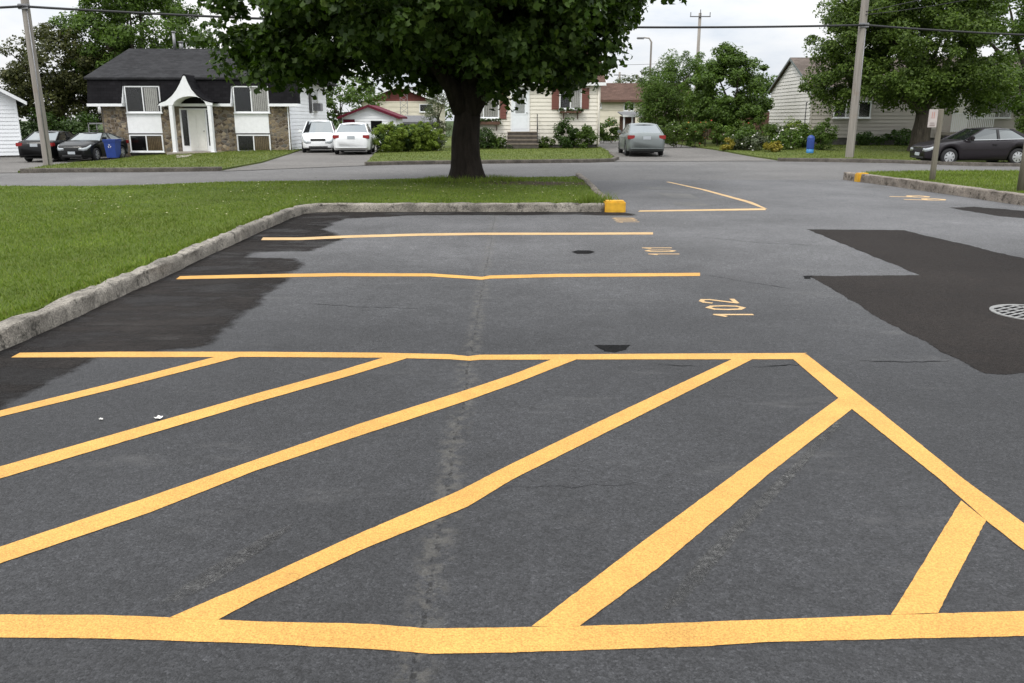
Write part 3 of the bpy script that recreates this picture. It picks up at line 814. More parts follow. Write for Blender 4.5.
for pts in ([(838, 418), (848, 424), (800, 478), (745, 540), (690, 606), (655, 615), (690, 560), (750, 500)], [(150, 608), (205, 566), (262, 534), (300, 520), (292, 534), (240, 572), (190, 602)]):
    fade_poly('scuff_mark', [(p.x, p.y) for p in gp(pts)], 0.0019, M['scuff'], 0.035)
# hairline cracks running across the bays
def crack(pts, w, seed):
    rr = random.Random(seed); p = [Vector(q[:2]) for q in gp(pts)]; out = []
    for a, b in zip(p[:-1], p[1:]):
        n = max(2, int((b-a).length/0.05))
        for i in range(n): out.append(a.lerp(b, i/n) + Vector((rr.gauss(0, .006), rr.gauss(0, .012))))
    n = len(out); ws = [w*rr.uniform(.25, 1)*min(1, 6*i/n, 6*(n-1-i)/n)+0.0008 for i in range(n)]
    mb = MB(); mb.add([(q.x, q.y-ws[i]*.6, 0.0022) for i, q in enumerate(out)] + [(q.x, q.y+ws[i]*.6, 0.0022) for i, q in enumerate(out)], [(i, i+1, n+i+1, n+i) for i in range(n-1)])
    mb.build('crack', M['tar'], lot)
crack([(655, 364.5), (690, 365.8), (712, 366.5)], 0.010, 1)
crack([(745, 367.5), (790, 365), (806, 362)], 0.010, 2)
crack([(858, 361), (900, 362), (945, 361), (958, 358.5)], 0.010, 3)
crack([(700, 274), (740, 281), (800, 290)], 0.012, 4)
crack([(300, 303), (360, 307), (430, 309)], 0.007, 5)
crack([(500, 487), (560, 488), (650, 482)], 0.002, 6)
crack([(690, 236), (760, 243), (830, 246)], 0.016, 7)
crack([(768, 367), (784, 366), (797, 363)], 0.01, 8)

# storm drain
dr = empty('storm_drain', 'round cast iron drain grate set in the dark asphalt patch', 'drain grate', (G(1034, 313.5).x, G(1034, 313.5).y, 0.0))
cx, cy = dr.location.x, dr.location.y
mb = MB(); rr_ = 0.345; n = 48
ring = [(cx+rr_*math.cos(2*PI*i/n), cy+rr_*math.sin(2*PI*i/n)) for i in range(n)]
rin = [(cx+(rr_-.035)*math.cos(2*PI*i/n), cy+(rr_-.035)*math.sin(2*PI*i/n)) for i in range(n)]
vs = [(x, y, 0.009) for x, y in ring] + [(x, y, 0.009) for x, y in rin] + [(x, y, -0.04) for x, y in rin] + [(x, y, -0.02) for x, y in ring]
fs = []
for i in range(n):
    j = (i+1) % n
    fs += [(i, j, n+j, n+i), (n+i, n+j, 2*n+j, 2*n+i), (j, i, 3*n+i, 3*n+j)]
mb.add(vs, fs); mb.build('rim', M['iron'], dr)
mb = MB(); ang = R(32); ux, uy = math.cos(ang), math.sin(ang); wx, wy = -uy, ux
for k in range(-5, 6):
    o_ = k*0.060; hl = math.sqrt(max(0, (rr_-.03)**2-o_**2))
    a, b = (cx+wx*o_-ux*hl, cy+wy*o_-uy*hl), (cx+wx*o_+ux*hl, cy+wy*o_+uy*hl); hw = 0.010
    q = [(a[0]-wx*hw, a[1]-wy*hw), (b[0]-wx*hw, b[1]-wy*hw), (b[0]+wx*hw, b[1]+wy*hw), (a[0]+wx*hw, a[1]+wy*hw)]
    mb.prism(q, lambda u, v, d: (u, v, d), 0.0068, -0.02)
for sgn in (-0.15, 0.0, 0.15):
    hl = math.sqrt((rr_-.03)**2-sgn**2)
    a, b = (cx+ux*sgn-wx*hl, cy+uy*sgn-wy*hl), (cx+ux*sgn+wx*hl, cy+uy*sgn+wy*hl); hw = 0.012
    q = [(a[0]-ux*hw, a[1]-uy*hw), (b[0]-ux*hw, b[1]-uy*hw), (b[0]+ux*hw, b[1]+uy*hw), (a[0]+ux*hw, a[1]+uy*hw)]
    mb.prism(q, lambda u, v, d: (u, v, d), 0.0062, -0.018)
mb.build('grate', M['iron'], dr)
mb = MB(); mb.add([(x, y, 0.0035) for x, y in rin], [tuple(range(n))]); mb.build('pit_shade', M['black'], dr)  # flat black disc stands in for the shaded depth below the grate

# litter
def litter(px, py, s, seed):
    rr = random.Random(seed); p = G(px, py); n = 9
    mb = MB(); mb.add([(p.x+s*rr.uniform(.6, 1.2)*math.cos(2*PI*i/n), p.y+s*rr.uniform(.6, 1.2)*math.sin(2*PI*i/n), 0.009+0.006*(i % 2)) for i in range(n)], [tuple(range(n))])
    return mb.build('litter', M['petal_white'])
tag(litter(159, 419, 0.026, 1), 'larger white scrap lying between the two leftmost hatch diagonals', 'litter')
tag(litter(101, 420.5, 0.012, 2), 'tiny white crumb left of the larger white scrap in the hatch', 'litter')

# ---------------------------------------------------------------- grass blades on the two lawns beside the lot
def pip(pt, poly):
    x, y = pt; c = False; j = len(poly)-1
    for i in range(len(poly)):
        xi, yi = poly[i]; xj, yj = poly[j]
        if (yi > y) != (yj > y) and x < (xj-xi)*(y-yi)/(yj-yi)+xi: c = not c
        j = i
    return c

def blades(name, poly, zf, dens, xr, yr, hgt=0.05, mat=M['blade'], maxn=200000, wid=1.0, bare=None):
    out = []
    area = (xr[1]-xr[0])*(yr[1]-yr[0]); n = int(area*dens(9))
    pts = RNG.uniform((xr[0], yr[0]), (xr[1], yr[1]), (n, 2)); keep = RNG.uniform(0, 1, n)
    pa = np.array(poly); inside = np.zeros(n, bool); j = len(pa)-1
    for i in range(len(pa)):
        xi, yi = pa[i]; xj, yj = pa[j]
        cond = ((yi > pts[:, 1]) != (yj > pts[:, 1]))
        with np.errstate(divide='ignore', invalid='ignore'):
            xx = (xj-xi)*(pts[:, 1]-yi)/(yj-yi+1e-12)+xi
        inside ^= cond & (pts[:, 0] < xx); j = i
    d9 = dens(9); ok = inside & (keep*d9 < np.array([dens(y) for y in pts[:, 1]]))
    # only what a viewer near the lot could see
    ok &= np.abs(pts[:, 0]) < pts[:, 1]*0.72 + 3.0
    if bare is not None:
        dd = np.hypot((pts[:, 0]-bare[0])/bare[2], (pts[:, 1]-bare[1])/bare[3]); ok &= RNG.uniform(0, 1, n) < np.clip(dd*dd, .08, 1)
    pts = pts[ok][:maxn]; n = len(pts)
    z = np.array([zf(x, y) for x, y in pts]) - 0.004
    a = RNG.uniform(0, 2*PI, n); h = hgt*RNG.uniform(.55, 1.25, n); w = 0.0035*wid*(1+pts[:, 1]*0.06); lean = RNG.normal(0, .5, (n, 2))*h[:, None]
    V = np.zeros((n, 3, 3))
    V[:, 0, 0] = pts[:, 0]-np.cos(a)*w; V[:, 0, 1] = pts[:, 1]-np.sin(a)*w; V[:, 0, 2] = z
    V[:, 1, 0] = pts[:, 0]+np.cos(a)*w; V[:, 1, 1] = pts[:, 1]+np.sin(a)*w; V[:, 1, 2] = z
    V[:, 2, 0] = pts[:, 0]+lean[:, 0]; V[:, 2, 1] = pts[:, 1]+lean[:, 1]; V[:, 2, 2] = z+h
    o = raw_mesh(name, V.reshape(-1, 3), 3, mat)
    o['kind'] = 'stuff'; return o
def zi(x, y): return isl_off(x, y)
blades('grass', isl, zi, lambda y: 1500 if y < 9 else max(260, 1500*(9/y)**1.5), (-16, 1.9), (5.0, 24.5), hgt=0.038, bare=(0.4, 20.6, 1.9, 0.8))
for pl_, xr_2, yr_2 in ((lawnA_p, (-24, -9), (27, 46)), (lawnB_p, (-8, 6), (30, 47)), (lawnC_p, (9, 30), (31, 48))):
    blades('grass', pl_, lambda x, y: ground_z(x, y)+.06, lambda y: 90, xr_2, yr_2, 0.06, M['blade_far'], wid=1.3)
blades('grass', rlawn, lambda x, y: 0.15+ground_z(x, y), lambda y: 420, (9.9, 20), (13, 26.6), 0.06)
# tufts along the back of the kerbs and round the roots
def tufts(name, pts, n, spread, hgt):
    ps = []
    for _ in range(n):
        b = random.choice(pts); ps.append((b[0]+random.gauss(0, spread), b[1]+random.gauss(0, spread)))
    V = []
    for x, y in ps:
        z = isl_off(x, y); a = random.uniform(0, 2*PI); h = hgt*random.uniform(.4, 1.2); w = 0.008
        V += [(x-w*math.cos(a), y-w*math.sin(a), z), (x+w*math.cos(a), y+w*math.sin(a), z), (x+random.gauss(0, .4)*h, y+random.gauss(0, .4)*h, z+h)]
    o = raw_mesh(name, np.array(V), 3, M['blade']); o['kind'] = 'stuff'
tufts('grass', [(-4.0+random.uniform(-.05, .03), 5+i*0.15) for i in range(68)] + [(-3.5+i*0.15, 15.62) for i in range(36)], 3600, 0.045, 0.055)
tufts('grass', [(-1.1+1.0*math.cos(t), 21.1+0.85*math.sin(t)) for t in np.linspace(0, 6.28, 40)], 1800, 0.25, 0.13)
tufts('grass', [(1.55+0.2*math.cos(t), 15.75+0.2*math.sin(t)) for t in np.linspace(0, 6.28, 12)], 350, 0.12, 0.2)

# pale clover heads and dropped leaves scattered over the near lawn
V = []
for i in range(210):
    if i < 120: x, y = random.uniform(-9, 1.5), random.uniform(13, 21.5)
    else: x, y = random.gauss(-1, 2.4), random.gauss(19.5, 1.6)
    if x > 1.6 or x < -3.9 and y < 6 or y > 21.6 + .1*x or (y < 15.7 and x > -4): continue
    r = random.uniform(.012, .03); z = isl_off(x, y)+.035; a = random.uniform(0, 6.28)
    V += [(x+r*math.cos(a), y+r*math.sin(a), z), (x-r*math.sin(a), y+r*math.cos(a), z+.01), (x-r*math.cos(a), y-r*math.sin(a), z+.004), (x+r*math.sin(a), y-r*math.cos(a), z+.012)]
o = raw_mesh('clover_blossoms', np.array(V), 4, M['petal_cream']); o['kind'] = 'stuff'
# ================================================================= VEGETATION
MAPLE = np.array([(0,-.5,0),(.3,-.32,-.08),(.52,.08,-.16),(.2,.14,-.05),(.02,.62,-.1),(-.24,.1,-.05),(-.5,.12,-.16),(-.28,-.34,-.08)])
MAPLE_OLD = np.array([(0,-.55,0),(.16,-.3,-.05),(.48,-.3,-.14),(.34,-.04,-.08),(.55,.2,-.16),(.2,.2,-.04),(0,.6,-.1),(-.2,.2,-.04),(-.55,.2,-.16),(-.34,-.04,-.08),(-.48,-.3,-.14),(-.16,-.3,-.05)])
OVAL = np.array([(0,-.5,0),(.3,-.05,-.1),(0,.55,-.05),(-.3,-.05,-.1)])
LONG = np.array([(0,-.6,0),(.13,-.05,-.04),(0,.65,-.12),(-.13,-.05,-.04)])

def leaves(name, Cn, Nr, size, tmpl, mat, parent=None, jit=0.35):
    n = len(Cn)
    Nr = Nr / (np.linalg.norm(Nr, axis=1, keepdims=True) + 1e-9)
    A = RNG.normal(size=(n, 3)); T = A - Nr*np.sum(A*Nr, axis=1, keepdims=True); T /= np.linalg.norm(T, axis=1, keepdims=True)+1e-9
    B = np.cross(Nr, T)
    s = (size*(1+RNG.uniform(-jit, jit, n)))[:, None, None]
    V = Cn[:, None, :] + s*(tmpl[None, :, 0:1]*T[:, None, :] + tmpl[None, :, 1:2]*B[:, None, :] + tmpl[None, :, 2:3]*Nr[:, None, :])
    return raw_mesh(name, V.reshape(-1, 3), len(tmpl), mat, parent)

def unit(n):
    d = RNG.normal(size=(n, 3)); return d/np.linalg.norm(d, axis=1, keepdims=True)

def clump_points(ells, n_clumps, rc, per, flat=0.7, inner=0.5, extra=None, zmin=None, droop=0.0):
    """clumps of leaves scattered through the outer part of a set of ellipsoids"""
    w = np.array([e[1][0]*e[1][1]*e[1][2] for e in ells])**0.7; w = w/w.sum()
    cc = []; outw = []
    for e, k in zip(ells, np.maximum(1, (w*n_clumps).astype(int))):
        d = unit(k); r = RNG.uniform(inner**2.4, 1, k)**(1/2.4)
        p = np.array(e[0])[None, :] + d*r[:, None]*np.array(e[1])[None, :]*(1+RNG.normal(0, .06, (k, 1)))
        cc.append(p); outw.append(d)
    cc = np.concatenate(cc); outw = np.concatenate(outw)
    if zmin is not None:
        ok = np.array([p[2] > zmin(p[0], p[1]) for p in cc]); cc = cc[ok]; outw = outw[ok]
    if extra is not None and len(extra):
        ex = np.array(extra); cc = np.concatenate([cc, ex]); c0 = np.mean(cc, axis=0)
        o2 = ex-c0; o2 /= np.linalg.norm(o2, axis=1, keepdims=True); outw = np.concatenate([outw, o2])
    k = len(cc)
    rcs = rc*RNG.uniform(.6, 1.35, k)
    idx = np.repeat(np.arange(k), per)
    d2 = unit(len(idx)); rr = RNG.uniform(.25, 1, len(idx))**0.6
    pts = cc[idx] + d2*(rr*rcs[idx])[:, None]*np.array([1, 1, flat])[None, :]
    if droop: pts[:, 2] -= droop*rr**2*rcs[idx]
    nr = 0.5*d2 + 0.35*outw[idx] + 0.55*RNG.normal(size=d2.shape) + np.array([0, 0, .55])
    return pts, nr, cc

def trunk_mb(base, r, h, limbs, flare=1.5, lean=(0, 0), n=14, limb_r=0.5, split=None):
    mb = MB(); mb.smooth()
    bx, by, bz = base; split = split or h
    prof = [(-0.25, flare*1.12), (0.0, flare), (0.12, 1+(flare-1)*.62), (0.3, 1+(flare-1)*.32), (0.6, 1+(flare-1)*.10), (1.0, 1.0)]
    pts = []; rad = []
    for z, f in prof: pts.append((bx, by, bz+z)); rad.append(r*f)
    k = 5
    for i in range(1, k+1):
        t = i/k; z = 1.0+(h-1.0)*t
        pts.append((bx+lean[0]*t+0.04*math.sin(3*t), by+lean[1]*t, bz+z)); rad.append(r*(1-0.2*t))
    mb.tube(pts, rad, n)
    # root buttresses: push the flare out unevenly
    v = mb.v
    for i in range(4*n):
        x, y, z = v[i]; a = math.atan2(y-by, x-bx); f = 1+0.13*math.sin(5*a+1)*(1-min(1, max(0, z-bz)/0.6))+0.05*math.sin(3*a)
        v[i] = (bx+(x-bx)*f, by+(y-by)*f, z)
    top = Vector(pts[-1])
    for i, e in enumerate(limbs):
        e = Vector(e); st = Vector(pts[-1 if i % 3 else -2]); rs = r*limb_r*random.uniform(.75, 1.1)
        ln = (e-st).length
        mid = st.lerp(e, .45) + Vector((random.gauss(0, .05), random.gauss(0, .05), 0.10))*ln*.8
        q = [st, st.lerp(mid, .5)+Vector((0, 0, .03*ln)), mid, mid.lerp(e, .5)+Vector((0, 0, .03*ln)), e]
        mb.tube(q, [rs, rs*.8, rs*.6, rs*.38, rs*.12], 7)
        for _ in range(2):
            s2 = q[random.choice((2, 3))]; e2 = s2+Vector((random.uniform(-1, 1), random.uniform(-1, 1), random.uniform(-.1, .8)))*ln*.33
            mb.tube([s2, s2.lerp(e2, .5)+Vector((0, 0, .05*ln)), e2], [rs*.34, rs*.2, rs*.05], 5)
    return mb

def tree(label, base, r, h, ells, n_clumps, rc, per, size, mat, bark='bark2', tmpl=OVAL, group=None, name='tree', extra=None, flat=.7, zmin=None, nl=7, flare=1.35, inner=.5, droop=0.0, cat='tree', limb_r=.5):
    root = empty(name, label, cat, base, 0, group)
    pts, nr, cc = clump_points(ells, n_clumps, rc, per, flat, inner, extra, zmin, droop)
    pick = RNG.choice(len(cc), min(nl, len(cc)), replace=False)
    trunk_mb(base, r, h, [cc[i] for i in pick], flare, limb_r=limb_r).build('trunk', M[bark], root)
    leaves('crown', pts, nr, size, tmpl, M[mat], root)
    return root

# ---- the big maple on the near lawn
MB0 = G(466, 178.5, 0.2); TX, TY = MB0.x, MB0.y
maple = empty('maple_tree', 'big maple with thick dark trunk on the lawn beside the parking bays', 'tree', (TX, TY, 0.12))
low = []
def hang(px, py, Y, n=1, s=.3):
    for _ in range(n):
        p = P(px+(14 if px < 265 else 0), py-13-(9 if 485 < px < 560 else 0), Y); low.append((p.x+random.gauss(0, s), p.y+random.gauss(0, .5), p.z+random.gauss(0, s*.5)))
# lower fringe of the crown as it hangs over the lawn
for px, py, Y, n in [(232, 12, 20, 3), (226, 40, 20.5, 3), (224, 56, 21, 3), (243, 58, 21, 4), (258, 70, 20.5, 4), (280, 78, 20.5, 4), (302, 80, 20, 4), (322, 76, 20.5, 4), (345, 66, 20.5, 3), (372, 64, 21, 4), (398, 64, 20.5, 4),
                     (420, 72, 21, 3), (408, 80, 22, 2), (432, 84, 22, 3), (500, 90, 20.5, 3), (512, 97, 20.5, 3), (530, 86, 20.5, 3), (548, 84, 20.5, 3), (566, 82, 20.5, 3), (580, 78, 21, 4), (592, 72, 21, 3), (590, 52, 21, 3), (600, 38, 21, 3),
                     (610, 24, 21, 3), (625, 10, 21, 3), (640, 4, 21, 2), (668, 4, 21, 1), (300, 50, 19, 5), (350, 45, 18.5, 5), (430, 45, 18.5, 5), (500, 60, 18.5, 5), (550, 60, 19, 4), (270, 40, 19.5, 4),
                     (450, 75, 22, 4), (480, 78, 22.5, 4), (470, 85, 23, 3), (390, 55, 19, 4), (560, 45, 19.5, 4)]:
    hang(px, py, Y, n)
CZ = 7.6
def mz(x, y):
    d = math.hypot((x-TX)/6.6, (y-TY)/6.2)
    return 3.15 + max(0, x-TX-2.7)*.72 + 1.1*max(0, d-.55)**2*4 + 0.25*math.sin(x*1.7)*math.sin(y*1.3)
ptsA, nrA, ccA = clump_points([((TX-0.3, TY, CZ), (5.05, 5.6, 5.4)), ((TX-0.4, TY, CZ+3), (4.2, 4.2, 4.2))], 400, .78, 150, .6, .5, None, mz, .25)
ptsB, nrB, ccB = clump_points([((TX-0.5, TY, 4.4), (4.55, 5.0, 1.4))], 265, .52, 140, .6, .3, low, lambda x, y: 3.12+.2*math.sin(x*2.1+y)+max(0, x-TX-2.8)*.7, .35)
pts = np.concatenate([ptsA, ptsB]); nr = np.concatenate([nrA, nrB])
tl = [(TX+4.3, TY+.5, 5.4), (TX-4.4, TY-1, 5.2), (TX-3, TY+3, 6), (TX+2.4, TY-3.4, 5.8), (TX+.4, TY+.4, 10), (TX-1.5, TY-3.8, 5.4), (TX+1.5, TY+4, 6.4), (TX-2.5, TY-.3, 8.5), (TX+2.6, TY+.4, 8.8)]
tm = trunk_mb((TX, TY, 0.16), 0.35, 2.45, tl, 1.4, (0.05, 0), 22, .58)
tm.tube([(TX+.08, TY-.05, 1.75), (TX+.38, TY-.1, 2.25), (TX+.95, TY-.2, 2.8), (TX+1.9, TY-.3, 3.7), (TX+2.8, TY-.4, 5)], [.27, .23, .19, .13, .05], 12)
tm.tube([(TX-.06, TY-.08, 1.85), (TX-.3, TY-.2, 2.4), (TX-.8, TY-.5, 3.1), (TX-1.7, TY-.9, 4.2)], [.26, .21, .16, .08], 12)
tm.build('trunk', M['bark'], maple)
leaves('crown', pts, nr, 0.15, MAPLE, M['maple'], maple)

# ---- trees behind the houses
def gz(x, y): return ground_z(x, y)
def at(px, Y): x = PX(px, Y); return (x, Y, gz(x, Y))
TG = 'trees behind the houses'
b = at(62, 60)
tree('broad bronze-green tree behind the parked black cars', b, .28, 3.4, [((b[0]-.3, 60, 4.8), (3.3, 3.2, 3.6)), ((b[0]-1.5, 60, 3.3), (2.4, 2.6, 2.4)), ((b[0]+2.6, 61, 4), (2.2, 2.4, 3.2))], 230, .7, 130, .21, 'leaf_brown', group=TG)
b = at(143, 62)
tree('tallest green tree rising behind the mansard roof', b, .4, 4.5, [((b[0]+.2, 62, 7.2), (4.6, 4, 4.4)), ((b[0]-2.6, 62, 6.6), (2.6, 2.8, 3.2)), ((b[0]+3.2, 62, 5.6), (2.3, 2.6, 3.0)), ((b[0], 62, 10.6), (3, 3, 2.6))], 300, .8, 140, .22, 'leaf_mid', group=TG)
b = at(341, 63)
tree('small green tree between the white gable wall and the red-trimmed garage', b, .15, 2, [((b[0], 63, 2.7), (1.7, 1.6, 1.9)), ((b[0]+1.6, 64, 3.0), (1.2, 1.2, 1.2))], 46, .55, 70, .2, 'leaf_mid', group=TG)
b = at(438, 49)
tree('narrow grey-green tree at the left end of the cream house', b, .1, 1.6, [((b[0], 49, 2.2), (.75, .8, 1.9))], 36, .4, 70, .14, 'leaf_grey', tmpl=LONG, group=TG)
b = at(372, 84)
tree('distant tree peeping over the red gable roof', b, .2, 3, [((b[0]-1, 84, 4.0), (2.6, 2, 1.9)), ((b[0]+7, 86, 3.8), (4, 2, 1.7))], 50, .7, 60, .3, 'leaf_green', group=TG)
b = at(636, 92)
tree('distant low tree behind the brown roof', b, .2, 3, [((b[0], 92, 4.8), (2.6, 2, 1.9))], 26, .7, 60, .3, 'leaf_grey', group=TG)
b = at(672, 57)
tree('feathery tree left of the round tree behind the flower garden', b, .22, 2.2, [((b[0]-.2, 57, 3.5), (2.2, 2.2, 2.6)), ((b[0]-1.0, 57, 2.4), (1.8, 1.8, 2.1)), ((b[0]+1.3, 58, 4.1), (1.7, 1.7, 2.0))], 170, .5, 150, .19, 'leaf_mid', tmpl=LONG, group=TG, flat=1.0, droop=.5)
b = at(702, 54)
tree('small lime-green tree tucked left of the round garden tree', b, .1, 1.2, [((b[0], 54, 2.2), (1.2, 1.1, 1.9))], 40, .42, 80, .17, 'leaf_green', group=TG)
b = at(731, 51)
tree('round glossy-leaved tree standing in the flower garden', b, .2, 1.9, [((b[0]-.2, 51, 3.2), (2.45, 2.3, 2.1)), ((b[0]-.3, 51, 4.6), (1.25, 1.2, 1.3)), ((b[0]+.2, 51, 2.1), (2.6, 2.3, 1.0))], 230, .42, 150, .15, 'leaf_mid', tmpl=OVAL, group=TG)
b = at(763, 62)
tree('dark tree half hidden behind the corner of the pale gabled house', b, .15, 1.5, [((b[0], 62, 2.7), (1.6, 1.6, 1.9))], 45, .55, 70, .2, 'leaf_mid', group=TG)
# ---- the maples in front of the house on the right
TR = 'large trees in front of the pale house'
b = at(852, 43.5)
tree('leafy tree whose crown spills past the left of the tall right utility pole', b, .13, 2.6, [((b[0]-.3, 43.5, 5.4), (2.2, 2.2, 2.5)), ((b[0]-.8, 43.5, 3.9), (1.9, 1.9, 1.6)), ((b[0]+1, 44, 6.6), (2, 2, 2))], 170, .58, 220, .135, 'leaf_green', group=TR, tmpl=OVAL, droop=.3)
b = at(922, 42)
tree('big spreading tree with short thick trunk behind the dark parked sedan', b, .44, 2.0, [((b[0]-.2, 42, 5.0), (3.0, 2.9, 2.9)), ((b[0]-1.0, 42, 3.6), (2.3, 2.3, 1.6)), ((b[0]+1.5, 42, 3.5), (2.4, 2.3, 1.6)), ((b[0]+.4, 42.5, 7.6), (3, 2.8, 2.3)), ((b[0]-2.2, 43, 7.2), (2.2, 2, 2))], 330, .6, 230, .14, 'leaf_green', group=TR, tmpl=OVAL, droop=.35, flare=1.25)
b = at(1026, 46)
tree('dark tree with open gaps in its crown at the right edge', b, .3, 2.6, [((b[0]+.6, 46, 4.2), (2.9, 2.6, 2.4)), ((b[0]-2.2, 44, 3.2), (1.7, 2.0, 1.0)), ((b[0]-2.2, 47, 6.9), (2.6, 2.4, 1.5)), ((b[0]+.5, 46, 7.6), (3, 2.5, 1.8))], 150, .6, 130, .18, 'leaf_mid', group=TR, tmpl=OVAL, droop=.3, inner=.75)

# ---------------------------------------------------------------- shrubs and flowers
def shrub(label, base, ells, n_clumps, rc, per, size, mat, tmpl=OVAL, name='shrub', cat='shrub', group=None, flowers=None, stems=True, flat=.85, inner=.55):
    root = empty(name, label, cat, base, 0, group)
    pts, nr, cc = clump_points(ells, n_clumps, rc, per, flat, inner)
    ok = pts[:, 2] > base[2]+.02; pts, nr = pts[ok], nr[ok]
    leaves('foliage', pts, nr, size, tmpl, M[mat], root)
    if stems:
        for i in RNG.choice(len(cc), min(4, len(cc)), replace=False):
            mb = MB(); mb.smooth()
            e = Vector(cc[i]); s = Vector(base)+Vector((e.x-base[0], e.y-base[1], 0))*.55
            if e.z < base[2]+.08: continue
            mb.tube([s-Vector((0, 0, .1)), s.lerp(e, .5), e], [.022, .016, .008], 5)
            mb.build('stem', M['bark2'], root)
    if flowers:
        fm, nfl, fs = flowers
        k = RNG.choice(len(pts), nfl)
        q = pts[k] + (pts[k]-np.array([np.mean(pts, axis=0)]))*0.12
        # flower heads: small domed balls of petals
        mb = MB(); mb.smooth()
        for p in q:
            r = fs*random.uniform(.6, 1.2); n = 6
            ring = [(p[0]+r*math.cos(2*PI*i/n), p[1]+r*math.sin(2*PI*i/n), p[2]) for i in range(n)]
            mb.add(ring+[(p[0], p[1], p[2]+r*.7), (p[0], p[1], p[2]-r*.5)], [(i, (i+1) % n, n) for i in range(n)]+[((i+1) % n, i, n+1) for i in range(n)])
        mb.build('blossoms', M[fm], root)
    return root

def sh(px, Y, w, h, label, mat, n=24, rc=.22, per=70, size=.11, **k):
    x = PX(px, Y); z = gz(x, Y)+.06
    ells = k.pop('ells', None) or [((x, Y, z+h*.52), (w/2, w*.42, h*.5))]
    return shrub(label, (x, Y, z), ells, n, rc, per, size, mat, **k)

# clipped hedge left of the cream house
hx0, hx1 = PX(377, 42), PX(431, 43); hz = gz(-5.5, 42)+.06
he = empty('hedge', 'rounded bright-green hedge between the white sedan and the cream house', 'hedge', ((hx0+hx1)/2, 42.5, hz))
ell = [((hx0+.35+t*(hx1-hx0-.5), 42.0+1.6*t, hz+.66+.06*math.sin(t*9)), (.62, .75, .68)) for t in np.linspace(0, 1, 7)]
p_, n_, c_ = clump_points(ell, 260, .16, 130, .9, .85); ok = p_[:, 2] > hz
leaves('foliage', p_[ok], n_[ok], .075, OVAL, M['leaf_lime'], he)
p_, n_, c_ = clump_points([(e[0], tuple(.78*q for q in e[1])) for e in ell], 60, .25, 90, .9, .6); ok = p_[:, 2] > hz
leaves('inner_foliage', p_[ok], n_[ok], .10, OVAL, M['leaf_dark'], he)
# wild hedge behind the black cars
hx0, hx1 = PX(22, 52), PX(108, 53)
he = empty('hedge', 'untrimmed dark hedge behind the two dark parked cars', 'hedge', ((hx0+hx1)/2, 52, gz(-27, 52)))
ell = [((hx0+t*(hx1-hx0), 52.5, .55+.25*math.sin(t*11)), (1.0, .9, 1.25+.2*math.sin(t*17))) for t in np.linspace(0, 1, 8)]
p_, n_, c_ = clump_points(ell, 110, .4, 80, .9, .6); ok = p_[:, 2] > -.4
leaves('foliage', p_[ok], n_[ok], .17, OVAL, M['leaf_dark'], he)

FB = 'plants along the front of the cream house'
sh(566, 45.2, 1.15, 1.45, 'left of the two dark bushes under the right window of the cream house', 'leaf_dark', 34, .26, 80, .11, group=FB, flowers=('petal_white', 7, .04))
sh(586, 45.2, 1.05, 1.25, 'right of the two dark bushes, next to the corner of the cream house', 'leaf_mid', 30, .26, 80, .11, group=FB, flowers=('petal_white', 9, .04))
sh(547, 45.5, .9, .55, 'low flowering plant just right of the front steps', 'leaf_green', 20, .16, 60, .09, group=FB, flowers=('petal_white', 8, .035))
sh(484, 45.2, 1.1, 1.05, 'dark bush beside the maple trunk under the left flower box', 'leaf_dark', 30, .25, 80, .11, group=FB)
sh(499, 45.2, .8, .7, 'low plants with pale blooms left of the front steps', 'leaf_mid', 22, .18, 60, .09, group=FB, flowers=('petal_white', 12, .035))
sh(509, 44.8, .5, .3, 'tiny pale plant at the foot of the front steps', 'leaf_grey', 10, .12, 50, .08, group=FB, flowers=('petal_white', 5, .03), stems=False)
sh(433, 44.2, 1.2, 1.0, 'bush with pale lilac-white flowers between the hedge and the maple trunk', 'leaf_grey', 26, .24, 70, .10, flowers=('petal_white', 34, .045))
sh(424, 45.5, .9, 1.2, 'leafy green bush at the right end of the hedge', 'leaf_green', 24, .24, 70, .10)

